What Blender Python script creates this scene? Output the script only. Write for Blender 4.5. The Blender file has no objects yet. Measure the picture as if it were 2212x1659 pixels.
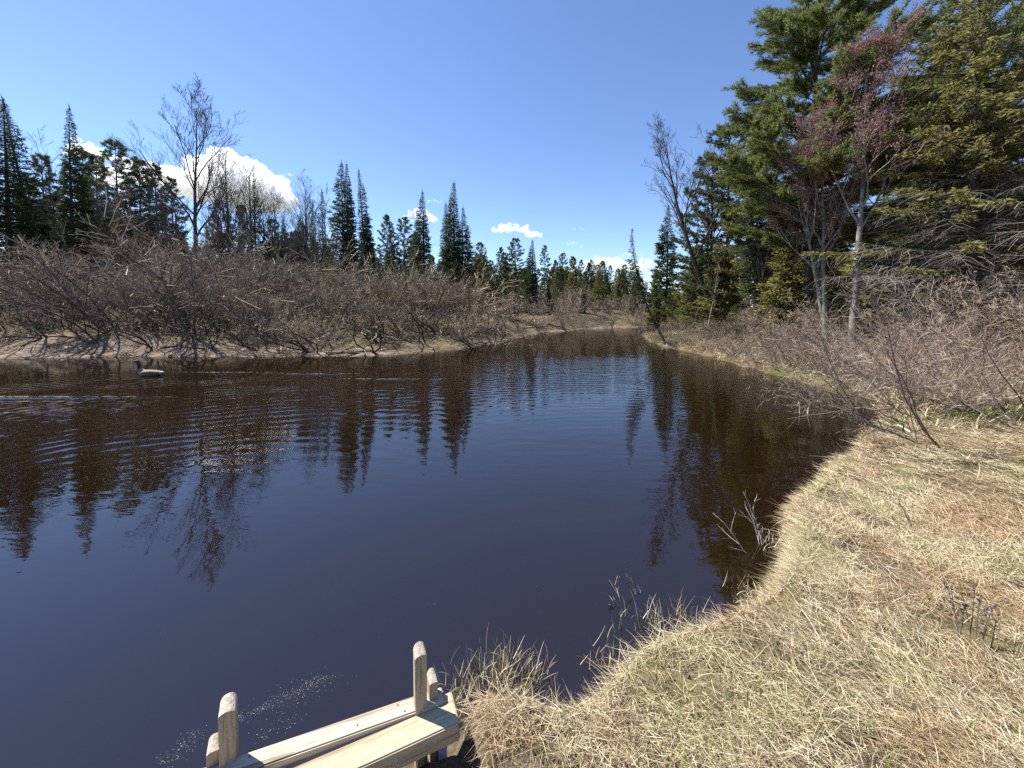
import bpy, math, random
import numpy as np
from mathutils import Vector, noise as mnoise

# ------------------------------------------------------------------ camera, sky, sun, exposure
sc = bpy.context.scene
col = sc.collection
PITCH = math.radians(2.0)
YC = 697.0                       # picture height of the lens axis (the lens is shifted down)
EYE = 2.3
FOC = 831.7                      # focal length in the units of a 2212 x 1659 picture
cam_d = bpy.data.cameras.new('camera')
cam_d.sensor_width = 36.0
cam_d.lens = 36.0 * FOC / 2212.0
cam_d.shift_y = -(829.5 - YC) / 2212.0
cam_d.clip_start = 0.05
cam_d.clip_end = 9000.0
cam = bpy.data.objects.new('camera', cam_d)
cam.location = (0, 0, EYE)
cam.rotation_euler = (math.radians(90) - PITCH, 0, 0)
col.objects.link(cam)
sc.camera = cam

SUN_EL = math.radians(55)
SUN_AZ = math.radians(-68)       # from +Y, towards +X
w = bpy.data.worlds.new('World')
sc.world = w
w.use_nodes = True
nt = w.node_tree
bg = nt.nodes['Background']
sky = nt.nodes.new('ShaderNodeTexSky')
sky.sky_type = 'NISHITA'
sky.sun_disc = False
sky.sun_elevation = SUN_EL
sky.sun_rotation = SUN_AZ
sky.altitude = 400
sky.air_density = 1.0
sky.dust_density = 0.0
sky.ozone_density = 4.5
hs = nt.nodes.new('ShaderNodeHueSaturation')
hs.inputs['Saturation'].default_value = 1.03
hs.inputs['Hue'].default_value = 0.506
nt.links.new(sky.outputs[0], hs.inputs['Color'])
nt.links.new(hs.outputs[0], bg.inputs[0])
bg.inputs[1].default_value = 0.106
sun_d = bpy.data.lights.new('sun', 'SUN')
sun_d.energy = 5.0
sun_d.angle = math.radians(0.5)
sun_d.color = (1.0, 0.955, 0.88)
sun = bpy.data.objects.new('sun', sun_d)
S = Vector((math.sin(SUN_AZ) * math.cos(SUN_EL), math.cos(SUN_AZ) * math.cos(SUN_EL), math.sin(SUN_EL)))
sun.rotation_euler = S.to_track_quat('Z', 'Y').to_euler()
sun.location = S * 50
col.objects.link(sun)
sc.view_settings.view_transform = 'Standard'
sc.view_settings.look = 'None'
sc.view_settings.exposure = 1.0
sc.view_settings.gamma = 1.0
sc.render.engine = 'CYCLES'
cy = sc.cycles
cy.max_bounces = 16
cy.diffuse_bounces = 3
cy.glossy_bounces = 3
cy.transmission_bounces = 4
cy.volume_bounces = 14
cy.transparent_max_bounces = 8
cy.caustics_reflective = False
cy.caustics_refractive = False
cy.use_denoising = False
cy.sample_clamp_indirect = 6.0

# ------------------------------------------------------------------ helpers: picture <-> world
CP, SP = math.cos(PITCH), math.sin(PITCH)


def ray(xd, yd):
    u = (xd - 1106.0) / FOC
    v = (YC - yd) / FOC
    return np.array([u, CP + v * SP, -SP + v * CP])


def on_plane(xd, yd, z=0.0):
    d = ray(xd, yd)
    t = (z - EYE) / d[2]
    return np.array([0, 0, EYE]) + d * t


def at(xd, yd, Y):
    d = ray(xd, yd)
    return np.array([0, 0, EYE]) + d * (Y / d[1])


def tag(o, label=None, cat=None, group=None, kind=None):
    if label: o['label'] = label
    if cat: o['category'] = cat
    if group: o['group'] = group
    if kind: o['kind'] = kind
    return o


def mesh_np(name, verts, quads, smooth=False):
    m = bpy.data.meshes.new(name)
    verts = np.ascontiguousarray(verts, dtype=np.float32)
    quads = np.ascontiguousarray(quads, dtype=np.int32)
    n, k = len(verts), len(quads)
    m.vertices.add(n)
    m.vertices.foreach_set('co', verts.ravel())
    m.loops.add(k * 4)
    m.loops.foreach_set('vertex_index', quads.ravel())
    m.polygons.add(k)
    m.polygons.foreach_set('loop_start', np.arange(k, dtype=np.int32) * 4)
    m.polygons.foreach_set('use_smooth', np.full(k, bool(smooth)))
    m.update(calc_edges=True)
    return m


def link(name, mesh, mat=None, parent=None):
    o = bpy.data.objects.new(name, mesh)
    col.objects.link(o)
    if mat is not None and mesh is not None and len(mesh.materials) == 0:
        mesh.materials.append(mat)
    if parent is not None:
        o.parent = parent
    return o


def empty(name, loc, rz=0.0):
    o = bpy.data.objects.new(name, None)
    o.empty_display_size = 0.2
    o.location = loc
    o.rotation_euler = (0, 0, rz)
    col.objects.link(o)
    return o


def unit(a):
    return a / (np.linalg.norm(a, axis=-1, keepdims=True) + 1e-9)


class Geo:
    """collects tapered tubes and leaf-sized diamonds"""

    def __init__(self):
        self.t = {}
        self.d = []

    def tube(self, pts, rad, sides=4):
        pts = np.asarray(pts, float)
        self.t.setdefault((len(pts), sides), []).append((pts, np.asarray(rad, float)))

    def leaf(self, P, D, L, W, side=None, rng=None):
        """P, D (n,3); L, W (n): long diamonds"""
        P = np.asarray(P, float)
        D = unit(np.asarray(D, float))
        n = len(P)
        if side is None:
            side = rng.normal(size=(n, 3))
        s = unit(np.cross(D, side))
        L = np.broadcast_to(L, (n,))[:, None]
        W = np.broadcast_to(W, (n,))[:, None]
        v = np.stack([P, P + D * L * .45 + s * W * .5, P + D * L, P + D * L * .45 - s * W * .5], 1)
        self.d.append(v)

    def build(self, name, warp=None, smooth=False):
        V, Q, off = [], [], 0
        for (n, k), lst in self.t.items():
            P = np.stack([a for a, b in lst])
            R = np.stack([b for a, b in lst])
            T = unit(np.gradient(P, axis=1))
            mean = unit(P[:, -1] - P[:, 0])
            ref = np.zeros_like(mean)
            ref[np.arange(len(mean)), np.argmin(np.abs(mean), axis=1)] = 1
            U = unit(np.cross(T, ref[:, None, :]))
            W = np.cross(T, U)
            a = np.arange(k) * 2 * math.pi / k
            ring = P[:, :, None, :] + R[:, :, None, None] * (U[:, :, None, :] * np.cos(a)[:, None] + W[:, :, None, :] * np.sin(a)[:, None])
            B = len(P)
            V.append(ring.reshape(-1, 3))
            b = (np.arange(B) * n * k)[:, None, None]
            i = (np.arange(n - 1) * k)[None, :, None]
            j = np.arange(k)[None, None, :]
            j2 = (np.arange(k) + 1) % k
            j2 = j2[None, None, :]
            q = np.stack([b + i + j, b + i + j2, b + i + k + j2, b + i + k + j], -1).reshape(-1, 4) + off
            Q.append(q)
            off += B * n * k
        if self.d:
            D = np.concatenate(self.d)
            V.append(D.reshape(-1, 3))
            Q.append(np.arange(len(D) * 4).reshape(-1, 4) + off)
        V = np.concatenate(V)
        if warp is not None:
            V = warp(V)
        return mesh_np(name, V, np.concatenate(Q), smooth)


# ------------------------------------------------------------------ materials
def new_mat(name):
    m = bpy.data.materials.new(name)
    m.use_nodes = True
    m.node_tree.nodes.clear()
    return m, m.node_tree.nodes, m.node_tree.links


def N(ns, t, **kw):
    n = ns.new(t)
    for k, v in kw.items():
        if k in n.bl_rna.properties:
            setattr(n, k, v)
        else:
            n.inputs[k.replace('_', ' ')].default_value = v
    return n


def ramp(ns, stops):
    r = ns.new('ShaderNodeValToRGB')
    e = r.color_ramp.elements
    while len(e) < len(stops):
        e.new(0.5)
    for i, (p, c) in enumerate(stops):
        e[i].position = p
        e[i].color = (*c, 1)
    return r


def leaf_mat(name, stops, trans=0.3, tint=0.35):
    """needles, twigs or grass: colour differs from blade to blade and from plant to plant"""
    m, ns, ls = new_mat(name)
    geo = N(ns, 'ShaderNodeNewGeometry')
    oi = N(ns, 'ShaderNodeObjectInfo')
    r = ramp(ns, stops)
    ls.new(geo.outputs['Random Per Island'], r.inputs[0])
    hsv = N(ns, 'ShaderNodeHueSaturation')
    mr = N(ns, 'ShaderNodeMapRange')
    mr.inputs[3].default_value = 1 - tint
    mr.inputs[4].default_value = 1 + tint
    ls.new(oi.outputs['Random'], mr.inputs[0])
    ls.new(mr.outputs[0], hsv.inputs['Value'])
    ls.new(r.outputs[0], hsv.inputs['Color'])
    d = N(ns, 'ShaderNodeBsdfDiffuse')
    ls.new(hsv.outputs[0], d.inputs[0])
    out = N(ns, 'ShaderNodeOutputMaterial')
    if trans > 0:
        t = N(ns, 'ShaderNodeBsdfTranslucent')
        ls.new(hsv.outputs[0], t.inputs[0])
        mx = N(ns, 'ShaderNodeMixShader')
        mx.inputs[0].default_value = trans
        ls.new(d.outputs[0], mx.inputs[1])
        ls.new(t.outputs[0], mx.inputs[2])
        ls.new(mx.outputs[0], out.inputs[0])
    else:
        ls.new(d.outputs[0], out.inputs[0])
    return m


def bark_mat(name, dark, light, scale=9.0, stretch=0.25, bump=0.4):
    m, ns, ls = new_mat(name)
    tc = N(ns, 'ShaderNodeTexCoord')
    mp = N(ns, 'ShaderNodeMapping')
    mp.inputs['Scale'].default_value = (1, 1, stretch)
    ls.new(tc.outputs['Object'], mp.inputs[0])
    n1 = N(ns, 'ShaderNodeTexNoise', Scale=scale, Detail=6.0, Roughness=0.65)
    ls.new(mp.outputs[0], n1.inputs['Vector'])
    r = ramp(ns, [(0.36, dark), (0.62, light)])
    ls.new(n1.outputs[0], r.inputs[0])
    b = N(ns, 'ShaderNodeBump', Strength=bump, Distance=0.03)
    ls.new(n1.outputs[0], b.inputs['Height'])
    p = N(ns, 'ShaderNodeBsdfPrincipled', Roughness=0.85)
    p.inputs['Specular IOR Level'].default_value = 0.2
    ls.new(r.outputs[0], p.inputs['Base Color'])
    ls.new(b.outputs[0], p.inputs['Normal'])
    out = N(ns, 'ShaderNodeOutputMaterial')
    ls.new(p.outputs[0], out.inputs[0])
    return m


M = {}
M['spruce'] = leaf_mat('spruce_needles', [(0, (.032, .046, .022)), (.5, (.066, .086, .040)), (1, (.12, .14, .065))], .35, .3)
M['pine'] = leaf_mat('pine_needles', [(0, (.045, .060, .027)), (.5, (.095, .120, .054)), (1, (.17, .19, .088))], .35, .3)
M['white_pine'] = leaf_mat('white_pine_needles', [(0, (.070, .095, .036)), (.5, (.160, .190, .068)), (1, (.30, .31, .11))], .45, .15)
M['olive'] = leaf_mat('olive_needles', [(0, (.090, .090, .030)), (.5, (.215, .205, .070)), (1, (.35, .32, .12))], .45, .2)
M['young'] = leaf_mat('young_pine_needles', [(0, (.055, .075, .018)), (.5, (.110, .130, .028)), (1, (.175, .185, .045))], .25, .2)
M['twig'] = leaf_mat('alder_twigs', [(0, (.13, .094, .060)), (.5, (.35, .272, .185)), (1, (.64, .54, .41))], 0, .25)
M['twig_red'] = leaf_mat('red_twigs', [(0, (.15, .10, .072)), (.5, (.36, .262, .19)), (1, (.60, .48, .38))], 0, .2)
M['twig_near'] = leaf_mat('near_alder_twigs', [(0, (.11, .078, .058)), (.5, (.255, .195, .150)), (1, (.46, .38, .31))], 0, .25)  # twigs of the right bank alders
M['twig_maple'] = leaf_mat('maple_twigs', [(0, (.16, .105, .09)), (.5, (.32, .21, .185)), (1, (.52, .39, .35))], 0, .1)
M['twig_dark'] = leaf_mat('tree_twigs', [(0, (.070, .058, .052)), (.5, (.130, .110, .098)), (1, (.220, .195, .175))], 0, .2)
M['twig_grey'] = leaf_mat('dead_twigs', [(0, (.085, .070, .060)), (.5, (.19, .16, .14)), (1, (.37, .33, .295))], 0, .15)
M['buds'] = leaf_mat('red_maple_buds', [(0, (.16, .085, .075)), (.5, (.30, .175, .155)), (1, (.44, .29, .26))], .3, .2)
M['bark'] = bark_mat('dark_bark', (.028, .022, .018), (.105, .085, .070))
M['bark_pine'] = bark_mat('pine_bark', (.040, .028, .022), (.170, .115, .085))
M['bark_grey'] = bark_mat('grey_lichen_bark', (.085, .078, .062), (.300, .285, .235), 7, .5)
M['bark_alder'] = bark_mat('alder_bark', (.060, .045, .040), (.200, .160, .140), 14)
M['dead_wood'] = bark_mat('bleached_wood', (.240, .200, .170), (.560, .500, .430), 12, .15)
M['root_wood'] = bark_mat('wet_root_wood', (.020, .015, .013), (.085, .065, .055), 12, .3)


# ------------------------------------------------------------------ shoreline and terrain
def P0(x, y, z=0.0):
    p = on_plane(x, y, z)
    return (p[0], p[1])


beamL = on_plane(510, 1634, .33)
beamR = on_plane(985, 1470, .30)
SHORE_R = [(-400, -60), (-60, -14), (-8, -1.2), (-4, .30), (beamL[0], beamL[1] + .02), (beamR[0], beamR[1])]
for q in [(1040, 1450), (1090, 1440), (1150, 1452), (1200, 1470), (1262, 1462), (1300, 1425), (1330, 1380), (1400, 1340), (1480, 1315), (1560, 1292),
          (1640, 1250), (1682, 1200), (1700, 1130), (1712, 1060), (1755, 1030), (1800, 1000), (1850, 940), (1905, 900)]:
    SHORE_R.append(P0(*q, .30))
for q in [(1900, 868), (1830, 850), (1750, 832), (1690, 812), (1640, 800), (1590, 785), (1550, 772), (1500, 764), (1450, 752), (1425, 745), (1405, 738), (1403, 731)]:
    SHORE_R.append(P0(*q, .0))
SHORE_R += [(11.4, 33.5), (13.2, 37), (18, 40.5), (28, 43), (80, 46), (400, 46)]
SHORE_L = [(400, 60), (80, 58), (34, 54), (25, 51.5), (17, 49), (11.5, 46), (7.6, 43)]
for q in [(1222, 716), (1180, 718), (1130, 727), (1075, 741), (1000, 754), (900, 765), (800, 769), (700, 770), (560, 772), (420, 771), (300, 770), (150, 773), (0, 776)]:
    SHORE_L.append(P0(*q, .0))
SHORE_L += [(-36, 21), (-60, 24), (-400, 60)]


def wiggle(pts, seed, amp):
    out = []
    for i in range(len(pts) - 1):
        a, b = np.array(pts[i]), np.array(pts[i + 1])
        L = np.linalg.norm(b - a)
        n = int(min(max(1, L / .22), 24)) if L < 60 else 1
        nn = np.array([-(b - a)[1], (b - a)[0]]) / max(L, 1e-6)
        for k in range(n):
            p = a + (b - a) * k / n
            d = np.hypot(*p)
            if 0 < k:
                p = p + nn * (mnoise.noise(Vector((p[0] * 1.1, p[1] * 1.1, seed))) + .55 * mnoise.noise(Vector((p[0] * 3.4, p[1] * 3.4, seed + 7)))) * min(amp, (.075 if p[0] > -.35 or p[1] > 3 else 0) + .02 * d)
            out.append(p)
    out.append(np.array(pts[-1]))
    return np.array(out)


SR = wiggle(SHORE_R, 3.1, .35)
SL = wiggle(SHORE_L, 8.4, .6)
POLY = np.concatenate([SR, SL])


def seg_dist(x, y, L):
    best = np.full(x.shape, 1e9)
    for i in range(len(L) - 1):
        ax, ay = L[i]
        bx, by = L[i + 1]
        dx, dy = bx - ax, by - ay
        t = np.clip(((x - ax) * dx + (y - ay) * dy) / (dx * dx + dy * dy + 1e-12), 0, 1)
        best = np.minimum(best, (x - ax - t * dx) ** 2 + (y - ay - t * dy) ** 2)
    return np.sqrt(best)


def in_water(x, y):
    c = np.zeros(x.shape, bool)
    n = len(POLY)
    j = n - 1
    for i in range(n):
        xi, yi = POLY[i]
        xj, yj = POLY[j]
        if yi != yj:
            c ^= ((yi > y) != (yj > y)) & (x < (xj - xi) * (y - yi) / (yj - yi) + xi)
        j = i
    return c


_rg = np.random.default_rng(5)
_waves = [(_rg.uniform(-1, 1, 2) * f, _rg.uniform(0, 6.28), a) for f, a in
          [(.25, .18), (.3, .15), (.5, .10), (.8, .07), (1.3, .045), (2.0, .03), (3.1, .02), (4.7, .014), (6.5, .010), (9, .008), (13, .006), (17, .005)] for _ in (0, 1)]


def rough(x, y):
    s = np.zeros(x.shape)
    for k, ph, a in _waves:
        s += a * np.sin(x * k[0] + y * k[1] + ph + 1.3 * np.sin(y * k[0] * .7 - x * k[1] * .6))
    return s


def smooth(a, b, x):
    t = np.clip((x - a) / (b - a), 0, 1)
    return t * t * (3 - 2 * t)


def terrain(x, y):
    """height and the share of sand"""
    x = np.asarray(x, float)
    y = np.asarray(y, float)
    dr, dl = seg_dist(x, y, SR), seg_dist(x, y, SL)
    water = in_water(x, y)
    left = dl < dr
    rg = rough(x, y)
    far = smooth(6, 18, np.hypot(x, y))
    # near and right bank: a small cut edge, then rising gently
    zr = .27 * smooth(-.03, .16, dr) + .30 * smooth(.1, 3.0, dr) + .45 * smooth(2, 9, dr) + .9 * smooth(7, 26, dr)
    zr = zr + rg * (.25 + .75 * far) * smooth(.05, 1.5, dr) * .8
    # left bank: low sandy shelf, then the bank proper
    zl = .12 * smooth(0, .35, dl) + .45 * smooth(.3, 2.2, dl) + 1.05 * smooth(1.8, 6.5, dl) + .6 * smooth(7, 30, dl)
    zl = zl + rg * smooth(.2, 2.5, dl) * .9
    ex, ey = beamR[0] - beamL[0], beamR[1] - beamL[1]
    el = math.hypot(ex, ey)
    along = ((x - beamL[0]) * ex + (y - beamL[1]) * ey) / el
    pit = smooth(el + .10, el - .02, along) * smooth(-3, -2.5, along) * smooth(.62, .30, dr)
    zr = zr - .20 * pit * smooth(0, .1, dr)
    z = np.where(left, zl, zr)
    dd = np.minimum(dr, dl)
    bed = -(.10 * smooth(0, .12, dd) + .35 * smooth(.05, 1.6, dd) + 1.6 * smooth(1.2, 6, dd)) + rg * .12 * smooth(.1, 1, dd)
    z = np.where(water, np.minimum(bed, -.01), z)
    return z, left, water, dd


def gz(x, y):
    z, _, _, _ = terrain(np.array([x]), np.array([y]))
    return float(z[0])


def axis(parts):
    out = []
    for a, b, s in parts:
        out.append(np.arange(a, b, s))
    return np.concatenate(out + [np.array([parts[-1][1]])])


gx = axis([(-4000, -400, 600), (-400, -120, 40), (-120, -45, 3), (-45, -3, .5), (-3, 9, .085), (9, 24, .35), (24, 60, 1.2), (60, 130, 7), (130, 400, 45), (400, 4000, 600)])
gy = axis([(-800, -60, 120), (-60, -6, 4), (-6, .2, .5), (.2, 9, .085), (9, 36, .32), (36, 80, .8), (80, 200, 6), (200, 500, 50), (500, 5000, 500)])
GX, GY = np.meshgrid(gx, gy)
Z, LEFT, WAT, DD = terrain(GX.ravel(), GY.ravel())
nx, ny = len(gx), len(gy)
idx = (np.arange(ny - 1)[:, None] * nx + np.arange(nx - 1)[None, :]).ravel()
gm = mesh_np('ground', np.stack([GX.ravel(), GY.ravel(), Z], 1), np.stack([idx, idx + 1, idx + nx + 1, idx + nx], 1), True)
a = gm.attributes.new('sand', 'FLOAT', 'POINT')
sandv = np.where(LEFT, 1 - smooth(.8, 4.2, DD * (1 + 1.6 * 2.5 * smooth(22, 29, GY.ravel())) + rough(GX.ravel() * 2, GY.ravel() * 2) * 5), 0.0)
a.data.foreach_set('value', sandv.astype(np.float32))
a = gm.attributes.new('bed', 'FLOAT', 'POINT')
a.data.foreach_set('value', WAT.astype(np.float32))

m, ns, ls = new_mat('river_bank')
tc = N(ns, 'ShaderNodeTexCoord')
nA = N(ns, 'ShaderNodeTexNoise', Scale=1.1, Detail=8.0, Roughness=0.7)
nB = N(ns, 'ShaderNodeTexNoise', Scale=38.0, Detail=5.0, Roughness=0.7)
nC = N(ns, 'ShaderNodeTexNoise', Scale=0.35, Detail=6.0, Roughness=0.6)
for n_ in (nA, nB, nC):
    ls.new(tc.outputs['Object'], n_.inputs['Vector'])
litter = ramp(ns, [(.32, (.030, .022, .017)), (.50, (.120, .092, .062)), (.68, (.30, .245, .155))])
mixn = N(ns, 'ShaderNodeMath', operation='ADD')
sc1 = N(ns, 'ShaderNodeMath', operation='MULTIPLY')
sc1.inputs[1].default_value = .5
sc2 = N(ns, 'ShaderNodeMath', operation='MULTIPLY')
sc2.inputs[1].default_value = .5
ls.new(nA.outputs[0], sc1.inputs[0])
ls.new(nB.outputs[0], sc2.inputs[0])
ls.new(sc1.outputs[0], mixn.inputs[0])
ls.new(sc2.outputs[0], mixn.inputs[1])
ls.new(mixn.outputs[0], litter.inputs[0])
moss = ramp(ns, [(.35, (.10, .105, .03)), (.65, (.24, .22, .08))])
ls.new(mixn.outputs[0], moss.inputs[0])
mossf = ramp(ns, [(.52, (0, 0, 0)), (.62, (.75, .75, .75))])
ls.new(nC.outputs[0], mossf.inputs[0])
mx1 = N(ns, 'ShaderNodeMix', data_type='RGBA')
ls.new(mossf.outputs[0], mx1.inputs[0])
ls.new(litter.outputs[0], mx1.inputs[6])
ls.new(moss.outputs[0], mx1.inputs[7])
sand = ramp(ns, [(.36, (.075, .054, .04)), (.50, (.20, .152, .116)), (.66, (.42, .34, .27))])
ls.new(mixn.outputs[0], sand.inputs[0])
att = N(ns, 'ShaderNodeAttribute', attribute_name='sand')
mx2 = N(ns, 'ShaderNodeMix', data_type='RGBA')
ls.new(att.outputs['Fac'], mx2.inputs[0])
ls.new(mx1.outputs[2], mx2.inputs[6])
ls.new(sand.outputs[0], mx2.inputs[7])
bedc = ramp(ns, [(.3, (.07, .055, .03)), (.7, (.16, .125, .07))])
ls.new(mixn.outputs[0], bedc.inputs[0])
atb = N(ns, 'ShaderNodeAttribute', attribute_name='bed')
mx3 = N(ns, 'ShaderNodeMix', data_type='RGBA')
ls.new(atb.outputs['Fac'], mx3.inputs[0])
ls.new(mx2.outputs[2], mx3.inputs[6])
ls.new(bedc.outputs[0], mx3.inputs[7])
bmp = N(ns, 'ShaderNodeBump', Strength=.8, Distance=.03)
ls.new(mixn.outputs[0], bmp.inputs['Height'])
df = N(ns, 'ShaderNodeBsdfDiffuse')
ls.new(mx3.outputs[2], df.inputs[0])
ls.new(bmp.outputs[0], df.inputs['Normal'])
out = N(ns, 'ShaderNodeOutputMaterial')
ls.new(df.outputs[0], out.inputs[0])
ground = link('ground', gm, m)
tag(ground, 'river banks of dry grass, litter and pale sand', 'ground', None, 'structure')

# ------------------------------------------------------------------ water: tea-coloured, with wind and wake ripples
m, ns, ls = new_mat('tannin_water')
tc = N(ns, 'ShaderNodeTexCoord')
geo = N(ns, 'ShaderNodeNewGeometry')


def rings(center, scale, dist, dscale, phase=0):
    mp = N(ns, 'ShaderNodeMapping', vector_type='POINT')
    mp.inputs['Location'].default_value = (-center[0], -center[1], 0)
    ls.new(geo.outputs['Position'], mp.inputs[0])
    wv = N(ns, 'ShaderNodeTexWave', wave_type='RINGS', rings_direction='Z', wave_profile='SIN')
    wv.inputs['Scale'].default_value = scale
    wv.inputs['Distortion'].default_value = dist
    wv.inputs['Detail'].default_value = 2.0
    wv.inputs['Detail Scale'].default_value = dscale
    ls.new(mp.outputs[0], wv.inputs['Vector'])
    return wv.outputs['Fac']


def math2(op, a_, b_):
    n_ = N(ns, 'ShaderNodeMath', operation=op)
    for i_, q_ in enumerate((a_, b_)):
        if isinstance(q_, (int, float)):
            n_.inputs[i_].default_value = q_
        else:
            ls.new(q_, n_.inputs[i_])
    return n_.outputs[0]


def wnoise(scale, sx, sy, rot, detail=2.0):
    mp = N(ns, 'ShaderNodeMapping')
    mp.inputs['Rotation'].default_value = (0, 0, rot)
    mp.inputs['Scale'].default_value = (sx, sy, 1)
    ls.new(geo.outputs['Position'], mp.inputs[0])
    n_ = N(ns, 'ShaderNodeTexNoise', Scale=scale, Detail=detail, Roughness=.5)
    ls.new(mp.outputs[0], n_.inputs['Vector'])
    return n_.outputs[0]


def spot(cx, cy, rx, ry, inner=.2):
    mp = N(ns, 'ShaderNodeMapping', vector_type='TEXTURE')
    mp.inputs['Location'].default_value = (cx, cy, 0)
    mp.inputs['Scale'].default_value = (rx, ry, 1e6)
    ls.new(geo.outputs['Position'], mp.inputs[0])
    ln = N(ns, 'ShaderNodeVectorMath', operation='LENGTH')
    ls.new(mp.outputs[0], ln.inputs[0])
    mr = N(ns, 'ShaderNodeMapRange', interpolation_type='SMOOTHSTEP')
    mr.inputs[1].default_value = inner
    mr.inputs[2].default_value = 1.0
    mr.inputs[3].default_value = 1.0
    mr.inputs[4].default_value = 0.0
    ls.new(ln.outputs['Value'], mr.inputs[0])
    return mr.outputs[0]


patch = math2('ADD', math2('MULTIPLY', wnoise(.16, 1, 1.6, .2), 1.5), -.25)
ringA = rings((-3.5, 2.0), .8, 6.5, .6)           # wake rings crossing the left of the river
ringB = rings((2.0, 3.0), 1.05, 5.5, .7)
wl = math2('MULTIPLY', spot(-9.0, 9.5, 12.0, 6.5), .0120)
wr = math2('MULTIPLY', spot(1.0, 14.5, 12, 9.0), .0055)
wl = math2('MULTIPLY', wl, math2('MAXIMUM', math2('ADD', math2('MULTIPLY', wnoise(.42, 1, 1.7, .35), 3.2), -1.05), .12))
hsum = math2('MULTIPLY', ringA, wl)
hsum = math2('ADD', hsum, math2('MULTIPLY', ringB, math2('MULTIPLY', wr, .75)))
chop = math2('MULTIPLY', wnoise(7.0, .55, 1.5, .18, 2.0), .0040)
chop2 = math2('MULTIPLY', wnoise(2.2, .6, 1.4, -.1, 1.0), .0085)
mx_, mn_ = N(ns, 'ShaderNodeMath', operation='MAXIMUM'), None
ls.new(patch, mx_.inputs[0])
mx_.inputs[1].default_value = .12
calm = math2('SUBTRACT', 1.0, math2('MULTIPLY', spot(-1.5, 2.0, 8.0, 4.5), .9))
hsum = math2('ADD', hsum, math2('MULTIPLY', math2('MULTIPLY', math2('ADD', chop, chop2), mx_.outputs[0]), calm))
swirl = math2('MULTIPLY', math2('MULTIPLY', wnoise(3.4, .8, 1.2, .3, 1.0), spot(-11.5, 8.2, 4.5, 3.0)), .03)
hsum = math2('ADD', hsum, swirl)
for cx_, cy_, rx_, ry_, am_ in [(-12.2, 9.95, 4.6, .22, .040), (-11.5, 9.45, 3.0, .16, .016), (-10.2, 13.9, 2.6, .20, .034), (-7.0, 13.6, 2.4, .18, .022), (-4.0, 12.6, 3.0, .18, .016)]:
    hsum = math2('ADD', hsum, math2('MULTIPLY', spot(cx_, cy_, rx_, ry_, 0.0), am_))
bmp = N(ns, 'ShaderNodeBump', Strength=1.0, Distance=1.0)
ls.new(hsum, bmp.inputs['Height'])
fr = N(ns, 'ShaderNodeFresnel', IOR=2.0)
ls.new(bmp.outputs[0], fr.inputs['Normal'])
gl = N(ns, 'ShaderNodeBsdfGlossy', Roughness=.015)
ls.new(bmp.outputs[0], gl.inputs['Normal'])
tr = N(ns, 'ShaderNodeBsdfTransparent')
tr.inputs[0].default_value = (1, 1, 1, 1)
df = N(ns, 'ShaderNodeBsdfDiffuse')
df.inputs[0].default_value = (.064, .032, .011, 1)
body = N(ns, 'ShaderNodeMixShader')
body.inputs[0].default_value = .16
ls.new(tr.outputs[0], body.inputs[1])
ls.new(df.outputs[0], body.inputs[2])
mx = N(ns, 'ShaderNodeMixShader')
ls.new(fr.outputs[0], mx.inputs[0])
ls.new(body.outputs[0], mx.inputs[1])
ls.new(gl.outputs[0], mx.inputs[2])
va = N(ns, 'ShaderNodeVolumeAbsorption')
va.inputs['Color'].default_value = (.60, .45, .16, 1)
va.inputs['Density'].default_value = 4.5
out = N(ns, 'ShaderNodeOutputMaterial')
ls.new(mx.outputs[0], out.inputs[0])
ls.new(va.outputs[0], out.inputs[1])
x0, x1, y0, y1, zb = -390.0, 390.0, -58.0, 90.0, -4.0
v = [(x0, y0, zb), (x1, y0, zb), (x1, y1, zb), (x0, y1, zb), (x0, y0, 0), (x1, y0, 0), (x1, y1, 0), (x0, y1, 0)]
q = [(0, 3, 2, 1), (4, 5, 6, 7), (0, 1, 5, 4), (1, 2, 6, 5), (2, 3, 7, 6), (3, 0, 4, 7)]
water = link('water', mesh_np('water', v, q), m)
tag(water, 'dark tea-brown river with ripples mirroring sky and trees', 'river', None, 'structure')


# ------------------------------------------------------------------ plant builders (each returns {part: (mesh, material)})
def whorls(rng, H, low, step):
    z, out = H * low, []
    while z < H * .985:
        out.append(z)
        z += step * (.7 + .6 * rng.random()) * (1 - .45 * z / H)
    return out


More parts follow.
